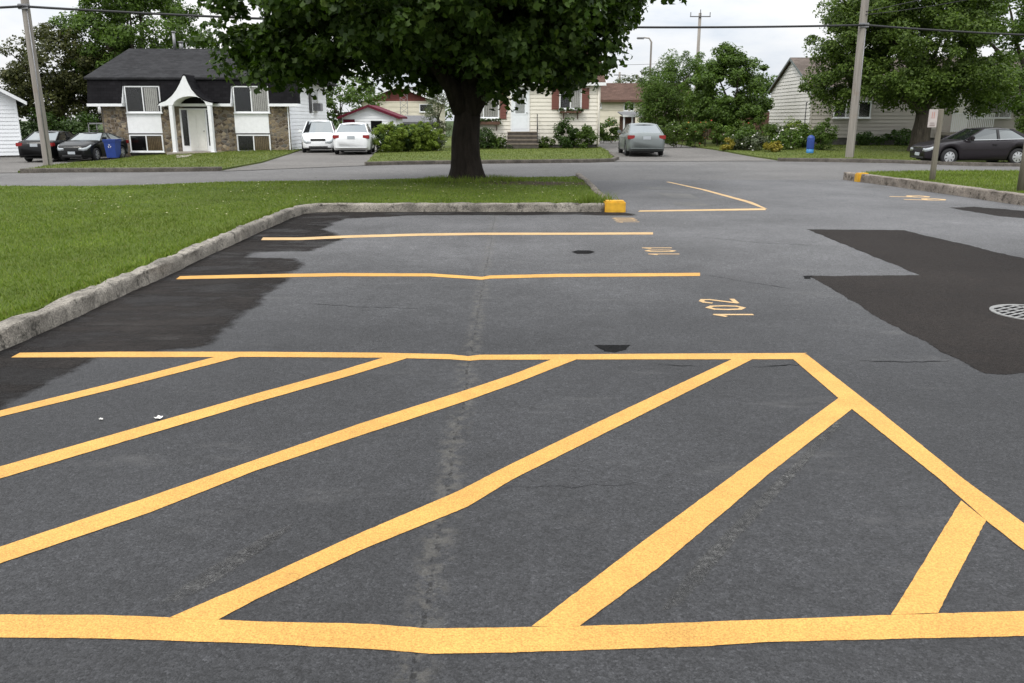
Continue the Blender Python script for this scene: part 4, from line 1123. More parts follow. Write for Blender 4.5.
GD = 'plants of the flower garden right of the driveway'
sh(607, 57, 1.6, 1.6, 'dense bush left of the parked silver-green sedan', 'leaf_mid', 34, .3, 70, .13, flowers=('petal_orange', 6, .05))
specs = [(660, 47.5, 1.5, 1.05, 'leafy perennial clump beside the rear of the silver-green sedan', 'leaf_green', None),
         (676, 48.5, 1.6, 1.35, 'tall perennial clump with white blooms near the driveway', 'leaf_green', ('petal_white', 10, .05)),
         (692, 48.5, 1.6, 1.3, 'perennial clump with one orange spray in front of the lime tree', 'leaf_mid', ('petal_orange', 9, .06)),
         (709, 48.2, 1.7, 1.35, 'perennial clump with red blooms left of the round tree trunk', 'leaf_green', ('petal_red', 12, .06)),
         (727, 48, 1.6, 1.1, 'green perennial clump in front of the round tree trunk', 'leaf_mid', ('petal_white', 6, .05)),
         (742, 47.5, 1.5, 1.3, 'perennial clump with a few red blooms right of the round tree trunk', 'leaf_green', ('petal_red', 5, .05)),
         (757, 48.5, 1.7, 1.5, 'tall grassy perennial clump beside the gable wall', 'leaf_green', None),
         (747, 43, 1.25, .95, 'bushy green plant at the driveway edge behind the pale hydrangea', 'leaf_mid', None),
         (738, 43.2, 1.0, .6, 'blue-green leafy mound with white blooms at the driveway edge', 'leaf_grey', ('petal_white', 10, .05)),
         (756, 42.3, 1.1, .75, 'pale hydrangea mound nearest the driveway', 'leaf_grey', ('petal_white', 22, .055)),
         (779, 46, 1.5, 1.4, 'tall grassy clump in front of the gable wall', 'leaf_green', None),
         (795, 45, 1.5, 1.35, 'green bush under the right corner of the gable wall', 'leaf_lime', None),
         (789, 42.5, 1.4, .85, 'white hydrangea right of the yellow-leaved mound', 'leaf_mid', ('petal_white', 36, .06)),
         (805, 43.5, 1.1, 1.1, 'bushy plant behind the blue post', 'leaf_mid', ('petal_white', 5, .05))]
for px, Y, w, h, lab, mt, fl in specs:
    sh(px, Y, w, h, lab, mt, 26, .24, 70, .11, group=GD, flowers=fl, name='garden_plant', cat='plant')
sh(729, 42.8, .7, .5, 'small yellow-green hosta mound at the tip of the driveway lawn', 'leaf_yellow', 14, .15, 60, .10, name='garden_plant', cat='plant', group=GD, stems=False)
sh(776, 41, .85, .5, 'yellow-leaved mound at the street end of the garden', 'leaf_yellow', 18, .16, 70, .11, name='garden_plant', cat='plant', group=GD, stems=False)
sh(824, 42, 1.15, 1.45, 'round clipped shrub right of the blue post', 'leaf_mid', 40, .22, 100, .085, inner=.7)
sh(904, 47, 2.2, .9, 'low dark bushes along the foundation of the pale house', 'leaf_dark', 26, .28, 70, .12)
sh(872, 47.2, 1.8, .7, 'low dark bush right of the utility pole by the foundation', 'leaf_dark', 22, .25, 70, .12)
sh(1027, 36.5, .9, 2.0, 'upright green shrub at the right edge behind the dark sedan', 'leaf_green', 26, .24, 80, .10)
# ================================================================= HOUSES
def fy(y0): return lambda u, z, o: (u, y0-o, z)           # wall facing the street
def fxm(x0): return lambda u, z, o: (x0-o, u, z)          # wall facing left
def fxp(x0): return lambda u, z, o: (x0+o, u, z)          # wall facing right

def window(root, x0, x1, z0, z1, Y, panes=2, curtain=None, fr=.06, d=.07, frame='white', name='window', cover=(0., 1.)):
    mb = MB()
    mb.use(0).box(x0, x1, Y-d, Y, z1-fr, z1).box(x0, x1, Y-d, Y, z0, z0+fr)
    mb.box(x0, x0+fr, Y-d, Y, z0+fr, z1-fr).box(x1-fr, x1, Y-d, Y, z0+fr, z1-fr)
    mb.box(x0-.04, x1+.04, Y-d-.04, Y, z0-.05, z0)
    for i in range(1, panes):
        xm = x0+(x1-x0)*i/panes; mb.box(xm-fr*.45, xm+fr*.45, Y-d+.01, Y, z0+fr, z1-fr)
    mb.use(1).box(x0+fr, x1-fr, Y-.012, Y-.002, z0+fr, z1-fr)
    w = mb.build(name, [M[frame], M['black']], root)
    if curtain:
        cu = MB(); a = x0+fr+(x1-x0-2*fr)*cover[0]; b = x0+fr+(x1-x0-2*fr)*cover[1]; n = max(4, int((b-a)/.09)); 
        for i in range(n):
            xa = a+(b-a)*i/n; xb = a+(b-a)*(i+.8)/n
            cu.box(xa, xb, Y-.028, Y-.018, z0+fr+.02, z1-fr-.01)
        cu.build('curtain', M[curtain], w)
    g = MB(); g.box(x0+fr, x1-fr, Y-.05, Y-.042, z0+fr, z1-fr)
    g.build('pane', M['glass'], w)
    return w

# ---------------------------------------------------------------- mansard house on the left
Y0 = 45.0
xa, xb = PX(105, Y0, 140), PX(290, Y0, 140)
zb = ground_z((xa+xb)/2, Y0) + .02
ZE, ZBR, ZR = 2.42, 3.72, 5.50
H = empty('house', 'mansard-roofed house with brown stone piers and white arched porch', 'house', ((xa+xb)/2, Y0, zb), 0)
px = lambda p: PX(p, Y0, 125)
mb = MB(); mb.box(xa+.02, xb-.02, Y0, Y0+9.3, zb-.8, 3.8)
mb.build('wall', M['foundation'], H)
for a, b in ((105, 128), (161, 186), (211, 236), (269, 290)):
    s = MB(); s.box(px(a), px(b), Y0-.07, Y0+.05, zb-.3, ZE+.12); s.build('stone_pier', M['stone'], H)
s = MB(); s.box(xa-.05, xa+.03, Y0+.06, Y0+9.2, zb-.3, ZE+.1); s.build('stone_pier', M['stone'], H)
# white siding end wall
s = MB(); s.siding([(Y0-.02, zb+.1), (Y0+9.3, zb+.1), (Y0+9.3, ZBR), (Y0-.02, ZBR)], fxp(xb), .19, .03)
s.box(xb-.02, xb+.03, Y0-.09, Y0-.02, zb, ZE+.1)
s.build('side_wall', M['white_siding'], H)
# windows and white panels
for (w0, w1, l0, l1) in ((125.5, 160.5, 129, 162.5), (232.5, 267.5, 236.5, 270)):
    cur = ('curtain', 'curtain_tan') if w0 > 200 else (None, 'curtain_tan')
    window(H, px(w0+4), px(w1+4), 1.97, 3.30, Y0-.10, 2, 'curtain', cover=(.5, 1.) if w0 > 200 else (.55, .95))
    s = MB(); s.box(px(w0+3), px(w1+2), Y0-.10, Y0+.02, .93, 1.91)
    s.build('panel', M['white'], H)
    window(H, px(l0), px(l1), -.02, .86, Y0-.08, 2, 'curtain_tan', cover=(.5, 1.))
# mansard
def mans(x0, x1, z0, fascia=True, cheek=0):
    t = (z0-ZE)/(ZBR-ZE); yb = Y0-.42+(.30*t)
    s = MB(); s.prism([(yb, z0), (Y0-.12, ZBR), (Y0+.3, ZBR), (Y0+.3, z0)], lambda u, v, d: (d, u, v), x0, x1)
    s.build('mansard_slope', M['shingle_dark'], H)
    if fascia:
        f = MB(); f.box(x0-.02, x1+.02, yb-.05, Y0+.2, z0-.14, z0-.003)
        f.build('fascia', M['white'], H)
    for c in ([x1] if cheek > 0 else [x0] if cheek < 0 else []):
        k = MB(); k.prism([(yb-.03, z0), (Y0-.13, 3.30), (Y0-.05, 3.30), (Y0-.05, z0)], lambda u, v, d: (d, u, v), c+(.004 if cheek > 0 else -.034), c+(.034 if cheek > 0 else -.004))
        k.build('cheek', M['white'], H)
XL, XR = px(94), px(300.5)
mans(XL, px(128), ZE, cheek=1)
mans(px(166), px(235), ZE, cheek=1)
mans(px(273), XR, ZE)
for a, b in ((128.3, 165.7), (235.3, 272.7)):
    s = MB(); zz = 3.34; yb = Y0-.42+.30*(zz-ZE)/(ZBR-ZE)
    s.prism([(yb, zz), (Y0-.12, ZBR), (Y0+.3, ZBR), (Y0+.3, zz)], lambda u, v, d: (d, u, v), px(a), px(b)); s.build('mansard_slope', M['shingle_dark'], H)
s = MB()                                                     # left flank of the mansard, above the side yard
s.box(XL, XL+.35, Y0+.31, Y0+9.6, ZE, ZBR-.01); s.build('mansard_slope', M['shingle_dark'], H)
rf = MB()                                                    # hipped top
e = [(XL-.12, Y0-.24, ZBR), (XR+.12, Y0-.24, ZBR), (XR+.12, Y0+9.7, ZBR), (XL-.12, Y0+9.7, ZBR)]
r0, r1 = (PX(129, Y0+4.7, 50), Y0+4.7, ZR), (XR-2.6, Y0+4.7, ZR)
rf.add(e+[r0, r1]+[(x, y, z-.10) for x, y, z in e], [(0, 1, 5, 4), (1, 2, 5), (2, 3, 4, 5), (3, 0, 4), (0, 6, 7, 1), (1, 7, 8, 2), (2, 8, 9, 3), (3, 9, 6, 0), (9, 8, 7, 6)])
roof = rf.build('roof', M['shingle'], H)
for ppx, hgt, rad in ((174.5, .85, .08), (181, .3, .11)):
    v = MB(); v.smooth(); xx = PX(ppx, Y0+4.5, 45); v.tube([(xx, Y0+4.5, ZR-.15), (xx, Y0+4.5, ZR+hgt)], rad, 10); v.tube([(xx, Y0+4.5, ZR+hgt), (xx, Y0+4.5, ZR+hgt+.06)], rad*1.4, 10)
    v.build('vent_pipe', M['metal_grey'], roof)
# arched porch
YP = Y0-1.35
pp = lambda a, y=105: P(a, y, YP).x
out = [(158, 105.6), (160, 103.2), (166, 101), (172, 96), (176.5, 90), (180, 83.5), (183, 76.5), (184.2, 75.6), (185.5, 76.5), (188.5, 83.5), (192, 90), (197, 95.5), (203, 100), (209, 102.3), (212.5, 103), (212.5, 105.4)]
inn = [(206.5, 105.3), (205, 101.8), (201.5, 98.6), (197, 96.8), (190, 96.1), (183, 97), (178, 99), (174.5, 102), (173, 105.5)]
pg = [(P(a, y, YP).x, P(a, y, YP).z) for a, y in out+inn]
s = MB(); s.prism(pg, lambda u, v, d: (u, d, v), YP-.05, YP+.03); s.build('porch_gable', M['white'], H)
s = MB(); o2 = [(P(a, y, YP).x, P(a, y, YP).z+.012) for a, y in out[:-1]]
n = len(o2); vs = [(x, YP-.06, z) for x, z in o2]+[(x, Y0+.0, z) for x, z in o2]+[(x, YP-.06, z+.06) for x, z in o2]+[(x, Y0+.0, z+.06) for x, z in o2]
fs = []
for i in range(n-1): fs += [(2*n+i, 2*n+i+1, 3*n+i+1, 3*n+i), (i, n+i, n+i+1, i+1), (i, i+1, 2*n+i+1, 2*n+i)]
s.add(vs, fs); s.build('porch_roof', M['shingle_dark'], H)
s = MB(); i2 = [(P(a, y, YP).x, P(a, y, YP).z) for a, y in inn]
s.add([(x, YP+.031, z) for x, z in i2]+[(x, Y0-.07, z) for x, z in i2], [(i, i+1, len(i2)+i+1, len(i2)+i) for i in range(len(i2)-1)]); s.build('porch_soffit', M['white'], H)
for a, b in ((168.6, 172.3), (207.2, 210.7)):
    s = MB(); s.box(pp(a), pp(b), YP-.05, YP+.22, zb+.05, pg[0][1]-.005, .015)
    s.box(pp(a)-.03, pp(b)+.03, YP-.08, YP+.25, zb+.02, zb+.14); s.build('porch_column', M['white'], H)
s = MB(); s.box(pp(164), pp(215), YP-.35, Y0-.08, zb-.3, zb+.12, .02); s.build('porch_slab', M['slab'], H)
# entrance
zd0, zd1 = zb+.16, zb+2.30
s = MB(); s.box(px(181.5), px(214.5), Y0-.14, Y0-.072, zd0-.04, zd1); s.build('door_frame', M['white'], H)
d = MB(); x0, x1 = px(190.5), px(206.5)
d.box(x0, x1, Y0-.18, Y0-.143, zd0, zd1-.06)
for zz0, zz1 in ((.15, .75), (.9, 1.85)):
    for q in (0, 1):
        a = x0+.1+q*(x1-x0)*.46; d.box(a, a+(x1-x0)*.34, Y0-.195, Y0-.181, zd0+zz0, zd0+zz1, .006)
door = d.build('door', M['door_white'], H)
k = MB(); k.smooth(); k.tube([(x1-.08, Y0-.18, zd0+1.0), (x1-.08, Y0-.25, zd0+1.0)], .03, 8); k.build('handle', M['chrome'], door)
for a, b in ((183.5, 189), (208.5, 213)):
    s = MB(); s.box(px(a), px(b), Y0-.165, Y0-.145, zd0+.25, zd1-.08); s.build('sidelight', M['glass'], H)
    s = MB(); s.box(px(a), px(b), Y0-.1445, Y0-.141, zd0+.25, zd1-.08); s.build('sidelight_backing', M['black'], H)
# side window with air conditioner on the white end wall
ys = lambda p: 830*0+Y0+ (p-290)/(328-290)*9.3
s = MB(); s.box(xb+.02, xb+.06, Y0+5.3, Y0+6.9, 2.05, 3.3); s.build('side_window', M['white'], H)
s = MB(); s.box(xb+.061, xb+.08, Y0+5.4, Y0+6.8, 2.12, 3.22); s.build('side_pane', M['glass'], H)
s = MB(); s.box(xb+.03, xb+.07, Y0+4.65, Y0+5.2, 2.0, 3.35); s.build('side_shutter', M['black_metal'], H)
s = MB(); s.box(xb+.05, xb+.42, Y0+5.75, Y0+6.45, 2.1, 2.55, .02); s.build('air_conditioner', M['metal_grey'], H)
# side landing on the left
s = MB()
for i in range(5):
    yy = Y0+.6+i*.9; s.box(xa-1.1, xa-1.05, yy, yy+.05, zb+.3, zb+1.55)
s.box(xa-1.12, xa-1.03, Y0+.6, Y0+4.3, zb+1.5, zb+1.57); s.box(xa-1.12, xa-1.03, Y0+.6, Y0+4.3, zb+1.15, zb+1.19); s.box(xa-1.1, xa-.02, Y0+.6, Y0+.65, zb+1.5, zb+1.57)
s.box(xa-1.15, xa-.02, Y0+.6, Y0+4.4, zb+.3, zb+.42); s.build('side_landing', M['metal_grey'], H)
s = MB(); s.smooth(); s.tube([(xa-.05, Y0+1.0, 2.05), (xa-.55, Y0+.9, 2.15)], [.14, .22], 10); s.build('wall_lamp', M['white'], H)

# ---------------------------------------------------------------- generic gabled house, ridge along x or y
def gable_house(name, label, x0, x1, y0, y1, zb, ze, zr, ridge, wall, roofm, over=.35, pitch=.13, trim='white', group=None, cat='house', upper=None, found=.25, thick=.14, rake=None):
    h = empty(name, label, cat, ((x0+x1)/2, (y0+y1)/2, zb), 0, group)
    c = MB(); c.box(x0+.01, x1-.01, y0+.01, y1-.01, zb-.8, ze)
    if ridge == 'x': c.prism([(y0+.01, ze), (y1-.01, ze), ((y0+y1)/2, zr)], lambda u, v, d: (d, u, v), x0+.01, x1-.01)
    else: c.prism([(x0+.01, ze), (x1-.01, ze), ((x0+x1)/2, zr)], lambda u, v, d: (u, d, v), y0+.01, y1-.01)
    c.build('foundation', M['foundation'], h)
    w = MB(); zs = zb+found
    rect = lambda a, b: [(a, zs), (b, zs), (b, ze), (a, ze)]
    gab = lambda a, b: [(a, zs), (b, zs), (b, ze), ((a+b)/2, zr-.02), (a, ze)]
    if ridge == 'x':
        w.siding(rect(x0, x1), fy(y0), pitch); w.siding(gab(y0, y1), fxm(x0), pitch); w.siding(gab(y0, y1), fxp(x1), pitch)
    else:
        w.siding(gab(x0, x1) if not upper else rect(x0, x1), fy(y0), pitch); w.siding(rect(y0, y1), fxm(x0), pitch); w.siding(rect(y0, y1), fxp(x1), pitch)
    for xx in (x0, x1):
        w.box(xx-.035, xx+.035, y0-.035, y0+.05, zs, ze)
    w.build('wall', M[wall], h)
    if upper:
        u = MB(); u.siding([(x0, ze), (x1, ze), ((x0+x1)/2, zr-.02)], fy(y0), .2, .03); u.build('gable', M[upper], h)
    r = MB()
    if ridge == 'x':
        m = (y0+y1)/2; sl = (zr-ze)/(m-y0); ya, yb = y0-over, y1+over; za = ze-sl*over
        r.prism([(ya, za), (m, zr+.02), (yb, za), (yb, za+thick), (m, zr+.02+thick), (ya, za+thick)], lambda a, b, d: (d, a, b), x0-over, x1+over)
        t = MB(); t.box(x0-over-.01, x1+over+.01, ya-.03, ya-.002, za-.04, za+thick-.02)
        for xx in (x0-over-.025, x1+over+.002):
            for (p, q) in (((ya, za), (m, zr+.02)), ((m, zr+.02), (yb, za))):
                t.prism([(p[0], p[1]-.05), (q[0], q[1]-.05), (q[0], q[1]+thick-.02), (p[0], p[1]+thick-.02)], lambda a, b, d: (d, a, b), xx, xx+.023)
    else:
        m = (x0+x1)/2; sl = (zr-ze)/(m-x0); xa_, xb_ = x0-over, x1+over; za = ze-sl*over
        r.prism([(xa_, za), (m, zr+.02), (xb_, za), (xb_, za+thick), (m, zr+.02+thick), (xa_, za+thick)], lambda a, b, d: (a, d, b), y0-over, y1+over)
        t = MB()
        for (p, q) in (((xa_, za), (m, zr+.02)), ((m, zr+.02), (xb_, za))):
            t.prism([(p[0], p[1]-.07), (q[0], q[1]-.07), (q[0], q[1]+thick-.02), (p[0], p[1]+thick-.02)], lambda a, b, d: (a, d, b), y0-over-.03, y0-over-.003)
        t.box(xa_-.025, xa_-.002, y0-over, y1+over, za-.04, za+thick-.02); t.box(xb_+.002, xb_+.025, y0-over, y1+over, za-.04, za+thick-.02)
    rr = r.build('roof', M[roofm], h); t.build('trim', M[trim], h)
    return h, rr

# ---- cream house behind the maple
YW = 46.0; zw = ground_z(1, YW)+.03
xw0, xw1 = PX(456, YW), PX(599, YW)
W, Wr = gable_house('house', 'low cream house with brown shutters and flower boxes behind the maple', xw0, xw1, YW, YW+8, zw, PZ(82.5, YW), 5.3, 'x', 'cream_siding', 'shingle_brown', over=.28, pitch=.2, found=.22)
wx_ = lambda p: PX(p, YW, 120)
wz = lambda y: PZ(y, YW)
window(W, wx_(468), wx_(499), wz(118), wz(92), YW-.02, 2, 'curtain', cover=(0, 1))
window(W, wx_(559), wx_(581), wz(109), wz(89), YW-.02, 2, 'curtain', cover=(.5, 1))
for a, b, t, bt in ((500, 506.5, 92, 119), (551.5, 558.5, 88, 109.5), (581.5, 588.5, 88, 109)):
    s = MB(); s.box(wx_(a), wx_(b), YW-.07, YW-.022, wz(bt), wz(t))
    nn = 9
    for i in range(nn):
        z0_ = wz(bt)+.06+(wz(t)-wz(bt)-.12)*i/nn; s.box(wx_(a)+.05, wx_(b)-.05, YW-.085, YW-.071, z0_, z0_+.07)
    s.build('shutter', M['shutter'], W)
def flower_box(a, b, y0, y1, label):
    f = empty('flower_box', label, 'flower box', (wx_((a+b)/2), YW-.2, wz(y1)), 0, 'window flower boxes of the cream house')
    m = MB(); m.box(wx_(a), wx_(b), YW-.32, YW-.09, wz(y1), wz(y0+1.5)); m.build('box', M['wood_brown'], f)
    for q in (a+3, b-4):
        m = MB(); m.prism([(YW-.28, wz(y1)-.005), (YW-.09, wz(y1)-.005), (YW-.09, wz(y1)-.32)], lambda u, v, d: (d, u, v), wx_(q), wx_(q)+.05)
        m.build('bracket', M['wood_brown'], f)
    el = [((wx_(a+(b-a)*t), YW-.22, wz(y0+1)), (.2, .14, .14)) for t in (.08, .3, .5, .7, .92)]
    p, nn_, c = clump_points(el, 30, .09, 50, .9, .4); leaves('foliage', p, nn_, .07, OVAL, M['leaf_dark'], f)
    m = MB()
    for _ in range(26):
        q = p[random.randrange(len(p))]; r = random.uniform(.025, .045); m.add([(q[0]-r, q[1]-.03, q[2]), (q[0], q[1]-.05, q[2]-r), (q[0]+r, q[1]-.03, q[2]), (q[0], q[1]-.05, q[2]+r)], [(0, 1, 2, 3)])
    m.build('blossoms', M['petal_white'], f)
flower_box(560, 581, 109.5, 113, 'flower box under the right window of the cream house')
flower_box(471, 500, 120, 124.5, 'flower box under the left window beside the maple trunk')
s = MB(); x0, x1 = wx_(510.5), wx_(529.5); zt = wz(131.8)
s.box(x0, x0+.08, YW-.075, YW-.02, zt, zt+2.2).box(x1-.08, x1, YW-.075, YW-.02, zt, zt+2.2).box(x0, x1, YW-.075, YW-.02, zt+2.2, zt+2.29); s.build('door_frame', M['white'], W)
d = MB(); d.box(x0+.085, x1-.085, YW-.06, YW-.02, zt+.01, zt+2.19)
d.box(x0+.16, x1-.16, YW-.072, YW-.061, zt+.15, zt+.8, .004)
d.box(x0+.2, x1-.2, YW-.074, YW-.061, zt+.88, zt+.95); d.box(x0+.2, x1-.2, YW-.074, YW-.061, zt+1.9, zt+1.97)
door = d.build('door', M['door_pale'], W)
s = MB(); s.box(x0+.26, x1-.26, YW-.066, YW-.061, zt+.955, zt+1.895); s.build('pane', M['glass'], door)
k = MB(); k.smooth(); k.tube([(x1-.15, YW-.06, zt+1.0), (x1-.15, YW-.13, zt+1.0)], .03, 8); k.build('handle', M['chrome'], door)
s = MB(); xs0, xs1 = wx_(507), wx_(538)
for i in range(4):
    s.box(xs0+.012*i, xs1-.012*i, YW-1.35+i*.3, YW-.02, zw-.2, zw+.05+(zt-zw-.08)*(i+1)/4, .008)
s.build('front_steps', M['step'], W)
for i in range(4):
    s = MB(); zt_ = zw+.05+(zt-zw-.08)*(i+1)/4; s.box(xs0+.012*i-.02, xs1-.012*i+.02, YW-1.38+i*.3, YW-1.06+i*.3, zt_+.002, zt_+.045); s.build('tread', M['wood_tread'], W)
s = MB(); s.smooth(); xr = xs1-.05
s.tube([(xr, YW-.2, zt-.05), (xr, YW-.2, zt+.92)], .02, 6); s.tube([(xr, YW-1.2, zw), (xr, YW-1.2, zw+1.05)], .02, 6); s.tube([(xr, YW-.2, zt+.92), (xr, YW-1.2, zw+1.05)], .022, 6)
s.build('handrail', M['black_metal'], W)
s = MB(); s.smooth(); s.tube([(xw1-.06, YW-.07, wz(84)), (xw1-.06, YW-.07, zw+.1)], .04, 6); s.build('downpipe', M['cream_siding'], W)

# ---- white building at the left edge
YL0 = 46.5; zl = ground_z(-27, YL0)
xr_ = PX(19.5, YL0, 130)
LH, _ = gable_house('house', 'white sided building cut off by the left edge of the view', xr_-8.5, xr_, YL0, YL0+11, zl, PZ(98, YL0), PZ(98, YL0)+2.55, 'y', 'white_siding', 'shingle', over=.5, pitch=.2, found=.1)
a_ = R(31); c0 = Vector((4.25, -5.5, 0)); c1 = Matrix.Rotation(a_, 3, 'Z') @ c0
LH.rotation_euler = (0, 0, a_); LH.location += c0-c1

# ---- pale house on the right
YR = 48.0; zr_ = ground_z(20, YR)+.03
xr0 = PX(811, YR, 115)
RH, _ = gable_house('house', 'pale sided house on the right half hidden behind large trees', xr0, xr0+17.5, YR, YR+7.6, zr_, PZ(87, YR), 5.05, 'x', 'shaded_siding', 'shingle_taupe', over=.22, pitch=.2, found=.45, trim='grey_trim', thick=.1)
rz = lambda y: PZ(y, YR); rx = lambda p: PX(p, YR, 115)
s = MB(); s.siding([(YR+.02, zr_+.45), (YR+7.58, zr_+.45), (YR+7.58, PZ(87, YR)), (YR+3.8, 5.0), (YR+.02, PZ(87, YR))], fxm(xr0-.035), .2, .03); s.build('gable_wall', M['pale_siding'], RH)
window(RH, rx(833), rx(870), rz(118), rz(101), YR-.02, 3, 'curtain', cover=(.3, .5))
window(RH, rx(975), rx(1010), rz(118), rz(103), YR-.02, 3, 'curtain', cover=(.4, 1))
s = MB(); gx0, gx1 = rx(938), rx(978); gzb = rz(132)
s.box(gx0, gx1, YR-1.6, YR-.03, gzb-.16, gzb)
s.build('stoop', M['slab'], RH)
s = MB(); s.box(gx0-.04, gx1+.04, YR-1.66, YR-1.60, gzb+.95, gzb+1.01)
n = 22
for i in range(n+1):
    xx = gx0+(gx1-gx0)*i/n; s.box(xx-.018, xx+.018, YR-1.645, YR-1.61, gzb+.02, gzb+.95)
s.box(gx0, gx1, YR-1.65, YR-1.605, gzb+.06, gzb+.10)
s.build('railing', M['white'], RH)
s = MB(); s.box(rx(952), rx(968), YR-.07, YR-.02, gzb+.02, gzb+2.1); s.build('door', M['door_white'], RH)

# ---- small garage with red trim
YG = 57; zg = ground_z(-9, YG)
x0, x1 = PX(343, YG), PX(396, YG)
GA, _ = gable_house('garage', 'small white garage with dark red roof trim behind the white cars', x0, x1, YG, YG+3.4, zg, PZ(116.5, YG), PZ(106.5, YG), 'y', 'white_siding', 'red_trim', over=.3, trim='red_trim', pitch=.2, found=.1, thick=.09)
zz = lambda y: PZ(y, YG)
s = MB(); s.box(PX(343.5, YG), PX(355, YG), YG-.06, YG-.02, zg+.1, zz(119.3)); s.build('door', M['red_trim'], GA)
s = MB(); s.box(PX(371, YG), PX(382, YG), YG-.06, YG-.02, zz(131), zz(120.8)); s.build('window', M['black'], GA)
# ---- house with the red gable
YQ = 74; zq = ground_z(-9, YQ)
x0, x1 = PX(363, YQ), PX(437, YQ)
QH, _ = gable_house('house', 'distant cream house with wide red-brown gable behind the garage', x0, x1, YQ, YQ+9, zq, PZ(101, YQ), PZ(86.5, YQ), 'y', 'cream_wall', 'shingle', over=.5, upper='red_board', pitch=.4, thick=.12)
window(QH, PX(420, YQ), PX(433, YQ), PZ(112, YQ), PZ(104, YQ), YQ-.02, 1, None)
# ---- low grey shed
x0, x1 = PX(402, 66), PX(434, 66)
SH, _ = gable_house('shed', 'low grey shed roof showing above the hedge', x0, x1, 66, 69, 0, PZ(123, 66), PZ(117.5, 66), 'x', 'grey_boards', 'grey_boards', over=.2, trim='grey_boards', pitch=.3)
# ---- brown-roofed house
YB = 70; zbh = ground_z(9, YB)
x0, x1 = PX(595, YB), PX(690, YB)
BH, _ = gable_house('house', 'distant off-white house with reddish-brown roof beyond the driveway', x0, x1, YB, YB+8, zbh, PZ(100, YB), PZ(85, YB+4), 'x', 'cream_wall', 'shingle_brown', over=.4, trim='wood_brown', pitch=.5)
for a, b in ((623, 627.5), (629, 633.5)): window(BH, PX(a, YB), PX(b, YB), PZ(111, YB), PZ(102.5, YB), YB-.02, 1, None)
window(BH, PX(598, YB), PX(601, YB), PZ(108, YB), PZ(102, YB), YB-.02, 1, None)
# ---- small canopy behind the silver-green sedan
YC = 58
cp = empty('carport', 'small open canopy with white posts behind the silver-green sedan', 'carport', (PX(631, YC), YC, ground_z(8, YC)))
cx0, cx1 = PX(624, YC), PX(640, YC); czt = PZ(114.5, YC)
s = MB(); s.prism([(YC-.1, czt-.1), (YC+2.6, czt+.15), (YC+2.6, czt+.22), (YC-.1, czt-.02)], lambda u, v, d: (d, u, v), cx0-.15, cx1+.15); s.build('roof', M['grey_boards'], cp)
for xx in (cx0, cx0+.55, cx1):
    s = MB(); s.box(xx-.05, xx+.05, YC, YC+.1, ground_z(8, YC)-.1, czt-.09); s.build('post', M['white'], cp)
s = MB(); s.box(cx0-.12, cx1+.12, YC-.16, YC-.105, czt-.16, czt-.02); s.build('beam', M['white'], cp)
s = MB(); s.box(cx0, cx1, YC+2.4, YC+2.5, 0, czt-.1); s.build('back_panel', M['wood_brown'], cp)
# ---- brown fence
YF = 59.5
fe = empty('fence', 'dark brown board fence behind the flower garden', 'fence', (PX(690, YF), YF, ground_z(12, YF)))
fx0, fx1 = PX(640, YF), PX(768, YF); fzt = PZ(113, YF)
s = MB(); n = int((fx1-fx0)/.16)
for i in range(n):
    xx = fx0+i*.16; s.box(xx, xx+.145, YF, YF+.03, ground_z(xx, YF)-.1, fzt+random.uniform(-.02, .02))
s.build('board_panel', M['brown_fence'], fe)
for i in range(6):
    xx = fx0+(fx1-fx0)*i/5; s = MB(); s.box(xx-.06, xx+.06, YF+.035, YF+.15, -.2, fzt+.08); s.build('post', M['brown_fence'], fe)
# ================================================================= CARS
def interp(pts, x):
    for (a, za), (b, zb_) in zip(pts[:-1], pts[1:]):
        if x <= b:
            t = (x-a)/(b-a) if b > a else 0
            return za+(zb_-za)*max(0, min(1, t))
    return pts[-1][1]

